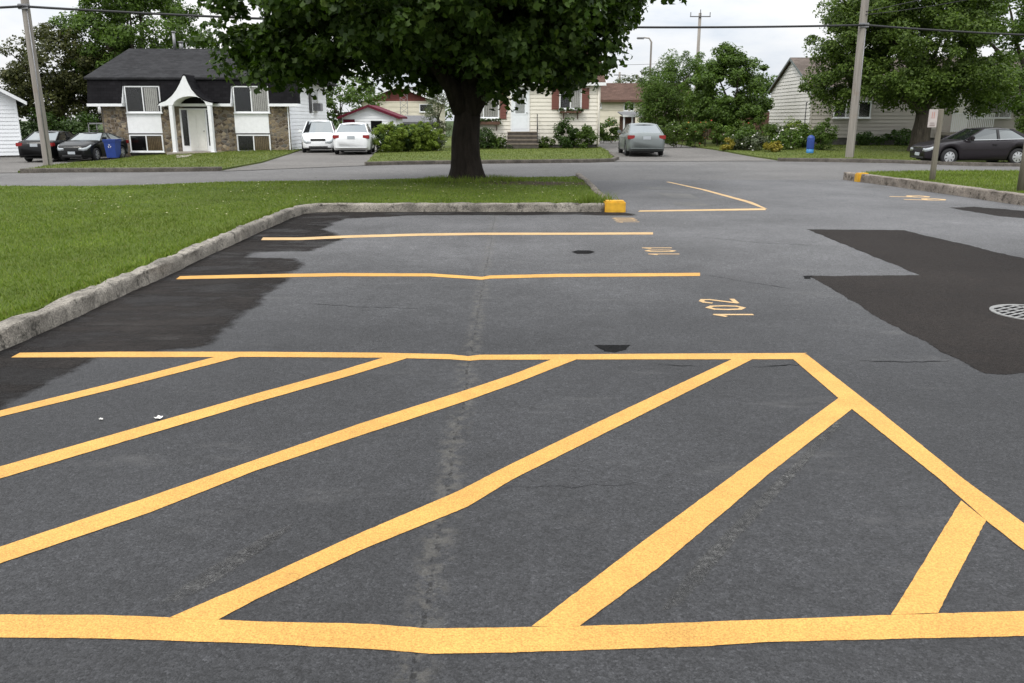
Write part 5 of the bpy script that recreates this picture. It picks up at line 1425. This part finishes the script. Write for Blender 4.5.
def car(label, paint, loc, heading, Lc=4.6, Wc=1.75, Hc=1.43, wb=(1.38, -1.32), wr=.315, top=None, cab=None, group='parked cars', front_plate=True, spokes=6, rear_style='sedan', lower=None, low_z=.22, two_tone=None):
    """forward is +x in the car's own frame; cab = (windscreen foot, roof front, roof rear, rear glass foot, quarter pillar width)"""
    root = empty('parked_car', label, 'car', loc, heading, group)
    h2 = Lc/2; hw = Wc/2
    top = top or [(-h2, .70), (-h2+.04, .86), (-h2+.14, .985), (-h2+.5, 1.01), (-1.1, 1.0), (.4, .96), (1.0, .955), (1.5, .90), (h2-.35, .82), (h2-.12, .75), (h2-.03, .68), (h2, .58)]
    wid = [(-h2, .78), (-h2+.06, .87), (-h2+.25, .95), (-h2+.8, 1.0), (0, 1.0), (h2-.9, .985), (h2-.35, .92), (h2-.1, .82), (h2, .68)]
    xs = sorted(set([round(-h2+Lc*i/64, 3) for i in range(65)] + [round(a[0], 3) for a in top]))
    belt = lambda x: interp(top, x)
    vs = []; k = 0; secs = []
    ar = wr+.065
    for x in xs:
        zt = belt(x); w = hw*interp(wid, x); zl = low_z
        if x > h2-.18: zl = low_z+.03
        if x < -h2+.18: zl = low_z+.10
        za = 0
        for c in wb:
            if abs(x-c) < ar: za = max(za, wr+math.sqrt(ar*ar-(x-c)**2))
        zlow = max(zl, za)
        zl2 = min(zlow, zt-.12)
        mid = zl2+(zt-zl2)*.62
        half = [(0, zt+.035), (.45*w, zt+.03), (.78*w, zt+.012), (.91*w, zt-.015), (.955*w, zt-.06), (.985*w, zt-.12 if zt-.12 > mid else mid+.02), (w, mid), (.995*w, zl2+(zt-zl2)*.3), (.975*w, zl2+.03), (.95*w, zl2), (.6*w, zl2+.01), (0, zl2+.01)]
        sec = half + [(-y, z) for y, z in reversed(half[1:-1])]
        secs.append([(x, y, z) for y, z in sec])
    k = len(secs[0])
    mb = MB(True); mb.smooth()
    vs = [p for s_ in secs for p in s_]
    fs = [(i*k+j, i*k+(j+1) % k, (i+1)*k+(j+1) % k, (i+1)*k+j) for i in range(len(secs)-1) for j in range(k)]
    fs += [tuple(range(k)), tuple(reversed(range((len(secs)-1)*k, len(secs)*k)))]
    mb.add(vs, fs); mb.build('body', paint, root)
    # cabin
    xw, xf, xrr, xg, qp = cab
    zb0, zb1 = belt(xw)-.01, belt(xg)-.01
    wbl, wrf = hw*.915, hw*.69
    def sect(xa, za, wa, bow):   # crosswise curve
        return [(xa+bow*(1-t*t), wa*t, za) for t in (-1, -.6, -.2, .2, .6, 1)]
    A = sect(xw, zb0, wbl, .12); B = sect(xf, Hc-.05, wrf, .05); D = sect(xrr, Hc-.055, wrf*.97, -.05); E = sect(xg, zb1, wbl*.94, -.08)
    g = MB(True); g.add(A+B, [(i, i+1, 7+i, 6+i) for i in range(5)]); g.build('windscreen', M['carglass'], root)
    g = MB(True); g.add(D+E, [(i, i+1, 7+i, 6+i) for i in range(5)]); g.build('rear_window', M['carglass'], root)
    for s_ in (1, -1):
        q = [(xw-.02, s_*wbl, zb0), (xf, s_*wrf, Hc-.05), (xrr, s_*wrf*.97, Hc-.055), (xg, s_*wbl*.94, zb1)]
        g = MB(True); g.add(q, [(0, 1, 2, 3)]); g.build('side_window', M['carglass_side'], root)
    r = MB(True); r.smooth()                      # roof skin
    xsr = [xf+.06, xf-.06, xf-.3, (xf+xrr)/2, xrr+.3, xrr+.05, xrr-.09]; zsr = [-.055, -.02, 0, .01, 0, -.02, -.065]
    vs = []
    for x, dz in zip(xsr, zsr):
        for t in (-1.03, -.9, -.5, 0, .5, .9, 1.03):
            vs.append((x+(.05*(1-t*t) if x > (xf+xrr)/2 else -.05*(1-t*t)), wrf*t, Hc+dz-.045*t*t-(0.03 if abs(t) > 1 else 0)))
    fs = [(i*7+j, i*7+j+1, (i+1)*7+j+1, (i+1)*7+j) for i in range(6) for j in range(6)]
    r.add(vs, fs); r.build('roof', paint, root)
    def pillar(p, q, w0, w1, s_):
        pl = MB(True)
        p, q = Vector(p), Vector(q); o = Vector((0, s_*.014, 0.006))
        pl.add([p+o+Vector((w0/2, 0, 0)), p+o-Vector((w0/2, 0, 0)), q+o-Vector((w1/2, 0, 0)), q+o+Vector((w1/2, 0, 0)),
                p-o*1.5+Vector((w0/2, 0, 0)), p-o*1.5-Vector((w0/2, 0, 0)), q-o*1.5-Vector((w1/2, 0, 0)), q-o*1.5+Vector((w1/2, 0, 0))],
               [(0, 1, 2, 3), (7, 6, 5, 4), (0, 3, 7, 4), (1, 5, 6, 2), (0, 4, 5, 1), (3, 2, 6, 7)])
        pl.build('pillar', paint, root)
    for s_ in (1, -1):
        pillar((xw, s_*wbl, zb0), (xf+.02, s_*wrf, Hc-.05), .10, .09, s_)
        pillar((xg+.02+qp*.35, s_*wbl*.945, zb1), (xrr+.02, s_*wrf*.97, Hc-.055), .10+qp, .14, s_)
    for s_ in (1, -1):
        bp = MB(True)
        xm = (xf+xrr)/2+.02; zm = belt(xm)
        bp.add([(xm+.05, s_*(wbl+.004), zm), (xm-.05, s_*(wbl+.004), zm), (xm-.04, s_*(wrf+.012), Hc-.055), (xm+.04, s_*(wrf+.012), Hc-.055)], [(0, 1, 2, 3)])
        bp.build('door_pillar', M['plastic_dark'], root)
    # door seams, handles and mirrors
    for s_ in (1, -1):
        for xm in ((xf+xrr)/2+.30, (xf+xrr)/2-.62):
            hnd = MB(True); hnd.box(xm-.18, xm-.02, s_*(hw*.985), s_*(hw+.025), belt(xm)-.20, belt(xm)-.16); hnd.build('handle', paint, root)
        mi = MB(True); mi.box(xw-.30, xw-.12, s_*(wbl+.02), s_*(wbl+.20), zb0+.02, zb0+.17, .03); mi.build('mirror', paint, root)
        bl = MB(True); bl.tube([(xw-.05, s_*(wbl+.012), zb0+.012), (0, s_*(wbl+.022), belt(0)+.008), (xg+.1, s_*(wbl*.945+.012), zb1+.012)], .012, 5); bl.build('window_trim', M['chrome'], root)
    # wheels
    for c in wb:
        for s_ in (1, -1):
            t = MB(True); t.smooth(); n = 22; yo, yi = s_*(hw-.015), s_*(hw-.21)
            prof = [(wr*.62, yo-s_*.02), (wr*.68, yo), (wr*.95, yo-s_*.012), (wr, yo-s_*.04), (wr, yi+s_*.03), (wr*.9, yi), (.02, yi)]
            vs = [(c+r_*math.cos(2*PI*i/n), y, wr+r_*math.sin(2*PI*i/n)) for r_, y in prof for i in range(n)]
            t.add(vs, [(j*n+i, j*n+(i+1) % n, (j+1)*n+(i+1) % n, (j+1)*n+i) for j in range(len(prof)-1) for i in range(n)])
            w = t.build('wheel', M['rubber'], root)
            rm = MB(True); yr = yo-s_*.012
            for q in range(spokes):
                a0 = 2*PI*q/spokes; dw = .62*PI/spokes
                pts = [(c+wr*.10*math.cos(a0+a), yr-s_*0, wr+wr*.10*math.sin(a0+a)) for a in (-1.0, 1.0)] + [(c+wr*.62*math.cos(a0+a), yr-s_*.012, wr+wr*.62*math.sin(a0+a)) for a in (dw, 0, -dw)]
                rm.add(pts, [(0, 1, 2, 3, 4)])
            vs = [(c+r_*math.cos(2*PI*i/n), yr-s_*.004, wr+r_*math.sin(2*PI*i/n)) for r_ in (wr*.56, wr*.67) for i in range(n)]
            rm.add(vs, [(i, (i+1) % n, n+(i+1) % n, n+i) for i in range(n)])
            vs = [(c+wr*.17*math.cos(2*PI*i/8), yr+s_*.006, wr+wr*.17*math.sin(2*PI*i/8)) for i in range(8)]
            rm.add(vs, [tuple(range(8))]); rm.build('rim', M['rim'], w)
            bk = MB(True); vs = [(c+wr*.64*math.cos(2*PI*i/n), yr-s_*.035, wr+wr*.64*math.sin(2*PI*i/n)) for i in range(n)]; bk.add(vs, [tuple(range(n))]); bk.build('brake_disc', M['plastic_dark'], w)
    # wheel housings
    wh = MB(True)
    for c in wb: wh.box(c-ar*.95, c+ar*.95, -hw*.72, hw*.72, low_z+.02, wr*2+.02)
    wh.box(-h2+.3, h2-.3, -hw*.7, hw*.7, .17, low_z+.06)
    wh.build('underbody', M['plastic_dark'], root)
    # lights, plates, bumpers
    fw = hw*.76; zf = belt(h2-.2); wd = lambda x: hw*interp(wid, x)
    for s_ in (1, -1):
        l = MB(True); st_ = [(h2+.006, .40*hw), (h2+.006, wd(h2)), (h2-.10+.004, wd(h2-.1)), (h2-.24, wd(h2-.24)), (h2-.40, wd(h2-.40))]
        lo_ = []; hi_ = []
        for q_, (x_, y_) in enumerate(st_):
            zt_ = belt(min(x_, h2-.05)); drop = (.06, .05, .05, .045, .04)[q_]; hgt_ = (.10, .13, .13, .11, .05)[q_]
            lo_.append((x_, s_*(y_*.99+.008), zt_-drop-hgt_)); hi_.append((x_-.012, s_*(y_*.97+.008), zt_-drop))
        n_ = len(st_); ib = [(x-.05, y-s_*.05, z) for x, y, z in lo_+hi_]
        l.smooth(); l.add(lo_+hi_+ib, [(i, i+1, n_+i+1, n_+i) for i in range(n_-1)]+[(i, 2*n_+i, 2*n_+i+1, i+1) for i in range(n_-1)]+[(n_+i, n_+i+1, 3*n_+i+1, 3*n_+i) for i in range(n_-1)])
        l.build('headlight', M['lamp_clear'], root)
    tz = belt(-h2+.3)
    for s_ in (1, -1):
        l = MB(True)
        if rear_style == 'sedan':
            l.box(-h2+.02, -h2+.34, s_*hw*.60, s_*hw*.955, tz-.25, tz-.08, .02)
        else:
            l.box(-h2+.01, -h2+.22, s_*hw*.60, s_*hw*.965, tz-.30, tz-.02, .02)
        l.build('taillight', M['lamp_red'], root)
    p = MB(True); p.box(-h2-.012, -h2+.02, -.17, .17, tz-.26, tz-.12); p.build('licence_plate', M['plate'], root)
    if front_plate:
        p = MB(True); p.box(h2-.02, h2+.018, -.17, .17, .36, .48); p.build('licence_plate', M['plate'], root)
    gr = MB(True); gr.box(h2-.10, h2+.004, -hw*.42, hw*.42, zf-.20, zf-.10, .01); gr.box(h2-.10, h2+.004, -hw*.55, hw*.55, .25, .34, .01); gr.build('grille', M['plastic_dark'], root)
    ch = MB(True); ch.box(h2-.09, h2+.012, -hw*.4, hw*.4, zf-.105, zf-.085); ch.build('grille_trim', M['chrome'], root)
    bb = MB(True); bb.box(-h2-.02, -h2+.2, -hw*.80, hw*.80, .33, .37); bb.build('bumper_strip', paint, root)
    return root

def spot(px, Y, up=0.006): x = PX(px, Y, 150); return (x, Y, ground_z(x, Y)+up)
def facing(dx, dy): return math.atan2(dy, dx)
sedan_cab = (1.02, .28, -.80, -1.62, .22)
l = spot(57, 42.6)
car('black sedan seen from behind beside the left utility pole', P_BLACK, l, facing(-.06, 1), 4.55, 1.76, 1.45, cab=sedan_cab)
l = spot(94, 42.3)
car('dark coupe with pale windscreen facing the street beside the blue bin', P_CHAR, l, facing(.0, -1), 4.4, 1.70, 1.34, cab=(.85, .1, -.65, -1.75, .3), spokes=5)
hatch_top = [(-2.0, .60), (-1.98, .95), (-1.9, 1.02), (-1.0, 1.02), (.3, .99), (1.1, 1.0), (1.45, .93), (1.75, .82), (1.93, .68), (2.0, .52)]
l = spot(321, 44.6)
car('white hatchback facing the street beside the white sided wall', P_WHITE, l, facing(.16, -1), 4.0, 1.72, 1.58, wb=(1.25, -1.22), wr=.31, top=hatch_top, cab=(1.3, .35, -1.35, -1.9, .22), rear_style='hatch', front_plate=False)
l = spot(355.5, 42.4)
car('white sedan seen from behind next to the bright-green hedge', P_WHITE, l, facing(-.10, 1), 4.6, 1.78, 1.47, cab=sedan_cab)
l = spot(640, 40.2)
car('silver-green sedan seen from behind in the right driveway', P_GREEN, l, facing(.02, 1), 4.5, 1.76, 1.44, cab=(1.0, .25, -.85, -1.68, .2))
l = spot(976, 34.2)
car('dark grey sedan parked sideways at the kerb on the right', P_PLUM, l, facing(-1, -.03), 4.75, 1.8, 1.44, wb=(1.52, -1.2), wr=.325, cab=(.98, .15, -.95, -1.75, .18), spokes=7)

# ================================================================= POLES, CABLES, SIGNS, BINS
def utility_pole(label, px, Y, h, r0, r1, name='utility_pole', arm=None, group='utility poles'):
    x = PX(px, Y, 150); z = ground_z(x, Y)
    o = empty(name, label, 'utility pole', (x, Y, z), 0, group)
    m = MB(); m.smooth(); n = 10
    m.tube([(x, Y, z-.3)]+[(x+.01*math.sin(i), Y, z+h*i/n) for i in range(n+1)], [r0]+[r0+(r1-r0)*i/n for i in range(n+1)], 14); m.build('shaft', M['pole'], o)
    return o, Vector((x, Y, z))
lp, lpv = utility_pole('grey wooden utility pole on the lawn at far left', 46, 31.2, 9.0, .16, .12)
rp, rpv = utility_pole('tall grey wooden utility pole in front of the right trees', 850, 36.5, 10.5, .175, .14)
zcl = P(28, 7, 31.2).z; zcr = P(863, 25.5, 36.5).z
for o, v, zc in ((lp, lpv, zcl), (rp, rpv, zcr)):
    m = MB(); m.box(v.x-.19, v.x+.19, v.y-.19, v.y-.10, zc-.09, zc+.09, .015); m.build('clamp', M['metal_grey'], o)
    m = MB(); m.smooth(); m.tube([(v.x+.1, v.y-.12, v.z+.1), (v.x+.09, v.y-.12, zc)], .02, 6); m.build('conduit', M['metal_grey'], o)
def cable(label, a, b, sag, r, group='overhead cables', n=40, loops=False):
    a, b = Vector(a), Vector(b); pts = []
    for i in range(n+1):
        t = i/n; p = a.lerp(b, t); p.z -= sag*4*t*(1-t); pts.append(p)
    m = MB(); m.smooth(); m.tube(pts, r, 6)
    o = m.build('overhead_cable', M['cable']); tag(o, label, 'cable', group); return o
a = (lpv.x, lpv.y-.18, zcl); b = (rpv.x, rpv.y-.18, zcr)
mid = P(640, 26.5, 34.8)
cable('thick black cable strung between the two wooden utility poles', a, b, 0.32, .045)
cable('thick black cable running off the left edge from the left utility pole', (lpv.x-24, lpv.y-5, zcl-.5), a, .35, .045)
cable('thick black cable running off the right edge from the right utility pole', b, (rpv.x+25, rpv.y+3, zcr+.1), .4, .045)
zc2 = P(864, 12, 36.5).z
cable('thin drop wire rising right from the top of the right utility pole', (rpv.x, rpv.y-.14, zc2), (rpv.x+9, rpv.y-4, zc2+2.2), .15, .016)
cable('second thin drop wire beside it at the right utility pole', (rpv.x, rpv.y-.16, zc2-.12), (rpv.x+9.3, rpv.y-3, zc2+1.75), .3, .014)

# distant poles
x = PX(694, 78); o = empty('utility_pole', 'distant bare pole with crossarm rising behind the feathery tree', 'utility pole', (x, 78, 0), 0, 'utility poles')
m = MB(); m.smooth(); zt = P(694, 13, 78).z; m.tube([(x, 78, -.2), (x, 78, zt)], [.17, .13], 8); m.build('shaft', M['pole'], o)
m = MB(); m.box(x-.9, x+.9, 77.8, 77.9, zt-.35, zt-.27)
for q in (-.85, 0, .85): m.box(x+q-.03, x+q+.03, 77.82, 77.88, zt-.27, zt+.05+(.22 if q == 0 else 0))
m.build('crossarm', M['grey_boards'], o)
x = PX(648, 74); o = empty('street_lamp', 'distant street lamp with short bent arm', 'street lamp', (x, 74, 0))
m = MB(); m.smooth(); zt = P(648, 42, 74).z; m.tube([(x, 74, 0), (x, 74, zt), (x-.2, 74, zt+.3), (x-.7, 74, zt+.35)], [.09, .08, .06, .05], 8); m.build('pole', M['pole'], o)
m = MB(); m.box(x-1.25, x-.6, 73.88, 74.12, zt+.22, zt+.38, .05); m.build('lamp_head', M['metal_grey'], o)
for pxx, pyt, yy, lab in ((618, 72, 105, 'far thin pole above the brown roof'), (636, 75, 110, 'far thin pole nearest the feathery tree')):
    x = PX(pxx, yy); o = empty('utility_pole', lab, 'utility pole', (x, yy, 0), 0, 'utility poles'); zt = P(pxx, pyt, yy).z
    m = MB(); m.smooth(); m.tube([(x, yy, 0), (x, yy, zt)], [.15, .12], 8); m.build('shaft', M['pole'], o)
    m = MB(); m.box(x-.7, x+.7, yy-.1, yy-.02, zt-.4, zt-.3); m.build('crossarm', M['grey_boards'], o)
cable('far thin wire sagging above the brown roof', (PX(560, 105), 105, P(600, 64, 105).z), (PX(705, 105), 105, P(700, 60, 105).z), .3, .022)
# lattice mast in front of the red gable
xx = PX(404.5, 72); o = empty('antenna_mast', 'thin lattice mast in front of the red gable', 'mast', (xx, 72, 0))
zt = P(404, 92, 72).z; m = MB()
for q in (-.3, .3): m.tube([(xx+q, 72, 0), (xx+q, 72, zt)], .022, 5)
k = 9
for i in range(k):
    z0, z1 = zt*i/k, zt*(i+1)/k; m.tube([(xx-.3, 72, z0), (xx+.3, 72, z1)], .014, 4); m.tube([(xx+.3, 72, z0), (xx-.3, 72, z1)], .014, 4)
m.build('lattice', M['metal_grey'], o)

# sign post on the right lawn
p = G(932, 180, .15); SPY = p.y; x = p.x
o = empty('sign_post', 'weathered wooden post carrying a small pale parking sign', 'sign post', (x, SPY, .15))
zt = P(932, 109, SPY).z
m = MB(); m.smooth(); m.tube([(x, SPY, -.1), (x, SPY, .5), (x+.01, SPY, zt-.02), (x+.01, SPY, zt)], [.072, .069, .064, .056], 12); m.build('post', M['post'], o)
x0, x1, z0, z1 = P(926.5, 115, SPY).x, P(935.5, 115, SPY).x, P(932, 127.5, SPY).z, zt-.01
m = MB(); m.box(x0, x1, SPY-.125, SPY-.105, z0, z1, .008); pn = m.build('sign_panel', M['sign'], o)
m = MB(); w = x1-x0; hh = z1-z0
m.box(x0+w*.2, x0+w*.80, SPY-.1275, SPY-.1255, z0+hh*.08, z0+hh*.17)
m.box(x0+w*.2, x0+w*.72, SPY-.1275, SPY-.1255, z0+hh*.22, z0+hh*.27)
m.build('sign_lettering', M['sign_ink'], pn)
m = MB()
for q in (.34, .56): m.box(x0+w*q, x0+w*(q+.08), SPY-.1275, SPY-.1255, z0+hh*.5, z0+hh*.86)
m.build('sign_symbol', M['sign_red'], pn)
p = G(1021.5, 191, .15)
o = empty('sign_post', 'bare wooden post at the right edge behind the kerb', 'sign post', (p.x, p.y, .15))
m = MB(); m.smooth(); m.tube([(p.x, p.y, -.1), (p.x, p.y, 2.0)], [.10, .09], 12); m.build('post', M['post'], o)

# blue bin
bx, by = PX(113, 41.2, 150), 41.2; bz = ground_z(bx, by)+.06
o = empty('wheelie_bin', 'blue wheeled recycling bin beside the dark coupe', 'bin', (bx, by, bz))
m = MB(); q0, q1 = .25, .31
for (za, zb2, wa, wb2) in ((.06, .95, .25, .315),):
    m.add([(bx-wa, by-wa*1.1, bz+za), (bx+wa, by-wa*1.1, bz+za), (bx+wa, by+wa*1.1, bz+za), (bx-wa, by+wa*1.1, bz+za), (bx-wb2, by-wb2*1.15, bz+zb2), (bx+wb2, by-wb2*1.15, bz+zb2), (bx+wb2, by+wb2*1.15, bz+zb2), (bx-wb2, by+wb2*1.15, bz+zb2)],
          [(3, 2, 1, 0), (4, 5, 6, 7), (0, 1, 5, 4), (1, 2, 6, 5), (2, 3, 7, 6), (3, 0, 4, 7)])
m.box(bx-.345, bx+.345, by-.39, by+.39, bz+.90, bz+.955); m.build('bin_body', M['blue'], o)
m = MB(); m.box(bx-.35, bx+.35, by-.40, by+.40, bz+.957, bz+1.02, .025); m.tube([(bx-.3, by+.43, bz+.98), (bx+.3, by+.43, bz+.98)], .025, 6); m.build('lid', M['blue'], o)
for s_ in (-1, 1):
    m = MB(); m.smooth(); m.tube([(bx+s_*.27, by+.25, bz+.1), (bx+s_*.33, by+.25, bz+.1)], .12, 14); m.build('wheel', M['rubber'], o)
m = MB()
for i in range(3):
    a = PI/2+i*2*PI/3; c, s_ = math.cos(a), math.sin(a)
    def q(r, t): return (bx+r*math.cos(a+t), by-.358-.0005*i, bz+.66+r*math.sin(a+t))
    m.add([q(.085, -.55), q(.085, .3), q(.11, .3), q(.075, .75), q(.035, .3), q(.058, .3), q(.058, -.55)], [tuple(range(7))])
m.build('recycling_mark', M['curtain'], o)
o.scale = (.88, .88, .9)
# blue post by the round shrub
x, y = PX(810, 40, 150), 40.0; z = ground_z(x, y)+.06
o = empty('blue_post', 'blue dome-topped post at the edge of the garden', 'post', (x, y, z))
m = MB(); m.smooth(); zt = P(810, 135, y).z
m.tube([(x, y, z+.2), (x, y, z+.21), (x, y, zt-.14), (x, y, zt-.13), (x, y, zt-.07), (x, y, zt-.03), (x, y, zt)], [.17, .17, .17, .168, .14, .09, .02], 16); m.build('post_body', M['blue'], o)
m = MB(); m.smooth(); m.tube([(x, y, z-.1), (x, y, z+.2)], [.165, .165], 14); m.build('post_base', M['blue_light'], o)
# garden stake in front of the gable
x, y = PX(805, 46.2, 120), 46.2; z = ground_z(x, y)
m = MB(); m.smooth(); m.tube([(0, 0, 0), (0, 0, P(805, 103, y).z-z)], [.03, .025], 6); m.tube([(-.02, 0, P(805, 103, y).z-z), (.05, 0, P(805, 103, y).z-z+.05)], .03, 6)
o = m.build('garden_stake', M['black_metal']); o.location = (x, y, z); tag(o, 'thin dark stake standing in front of the pale gable wall', 'stake')

# ================================================================= SKY, SUN, CAMERA
SUN_EL, SUN_AZ = R(52), R(215)          # direction towards the sun, azimuth clockwise from +Y: behind the viewer, to the left
w = bpy.data.worlds.new('World'); C_ = bpy.context.scene; C_.world = w; w.use_nodes = True
nt = w.node_tree; bg = nt.nodes['Background']; bg.inputs['Strength'].default_value = 0.1
sky = nt.nodes.new('ShaderNodeTexSky'); sky.sky_type = 'NISHITA'; sky.sun_disc = False
sky.sun_elevation = SUN_EL; sky.sun_rotation = SUN_AZ
tc = nt.nodes.new('ShaderNodeTexCoord'); sp = nt.nodes.new('ShaderNodeSeparateXYZ'); L(nt, tc.outputs['Generated'], sp.inputs[0])
mp = nt.nodes.new('ShaderNodeMapping'); mp.inputs['Scale'].default_value = (1.0, 1.0, 3.2); L(nt, tc.outputs['Generated'], mp.inputs[0])
n1 = noise(nt, 2.6, 8, 0.6, mp.outputs[0])
n2 = noise(nt, 6.0, 8, 0.6, mp.outputs[0])
nn = mth(nt, 'ADD', mth(nt, 'MULTIPLY', n1, .7), mth(nt, 'MULTIPLY', n2, .3))
zen = mth(nt, 'ADD', 0.34, mth(nt, 'MULTIPLY', maprange(nt, sp.outputs[2], 0.0, 0.9, smooth=False), 0.66))
cl = ramp(nt, nn, [(0.36, (0.72, 0.79, 0.89)), (0.47, (0.90, 0.93, 0.97)), (0.56, (1.02, 1.02, 1.02)), (0.68, (1.12, 1.11, 1.10))])
cb = nt.nodes.new('ShaderNodeVectorMath'); cb.operation = 'SCALE'; L(nt, cl, cb.inputs[0]); L(nt, mth(nt, 'MULTIPLY', zen, 25.5), cb.inputs['Scale'])
cov = maprange(nt, nn, 0.30, 0.44)
L(nt, mix(nt, mth(nt, 'ADD', mth(nt, 'MULTIPLY', cov, .3), .68), sky.outputs[0], cb.outputs[0]), bg.inputs['Color'])
sd = bpy.data.lights.new('Sun', 'SUN'); sd.energy = 1.6; sd.angle = R(12); sd.color = (1.0, 0.95, 0.88)
so = bpy.data.objects.new('Sun', sd); C.objects.link(so)
dv = Vector((math.sin(SUN_AZ)*math.cos(SUN_EL), math.cos(SUN_AZ)*math.cos(SUN_EL), math.sin(SUN_EL)))
so.rotation_euler = (-dv).to_track_quat('-Z', 'Y').to_euler(); so.location = (-10, -10, 30)
cam = bpy.data.cameras.new('Camera'); cam.sensor_width = 36; cam.lens = 36*FPX/1024; cam.clip_end = 3000; cam.clip_start = .05
co = bpy.data.objects.new('Camera', cam); C.objects.link(co); co.location = (0, 0, CAMH); co.rotation_euler = (R(90)-TILT, 0, 0)
C_.camera = co
vs_ = C_.view_settings; vs_.view_transform = 'Standard'; vs_.look = 'None'; vs_.exposure = 0.0; vs_.gamma = 1.0; vs_.use_curve_mapping = False
C_.render.engine = 'CYCLES'
C_.cycles.use_denoising = True
C_.cycles.max_bounces = 6; C_.cycles.transparent_max_bounces = 12
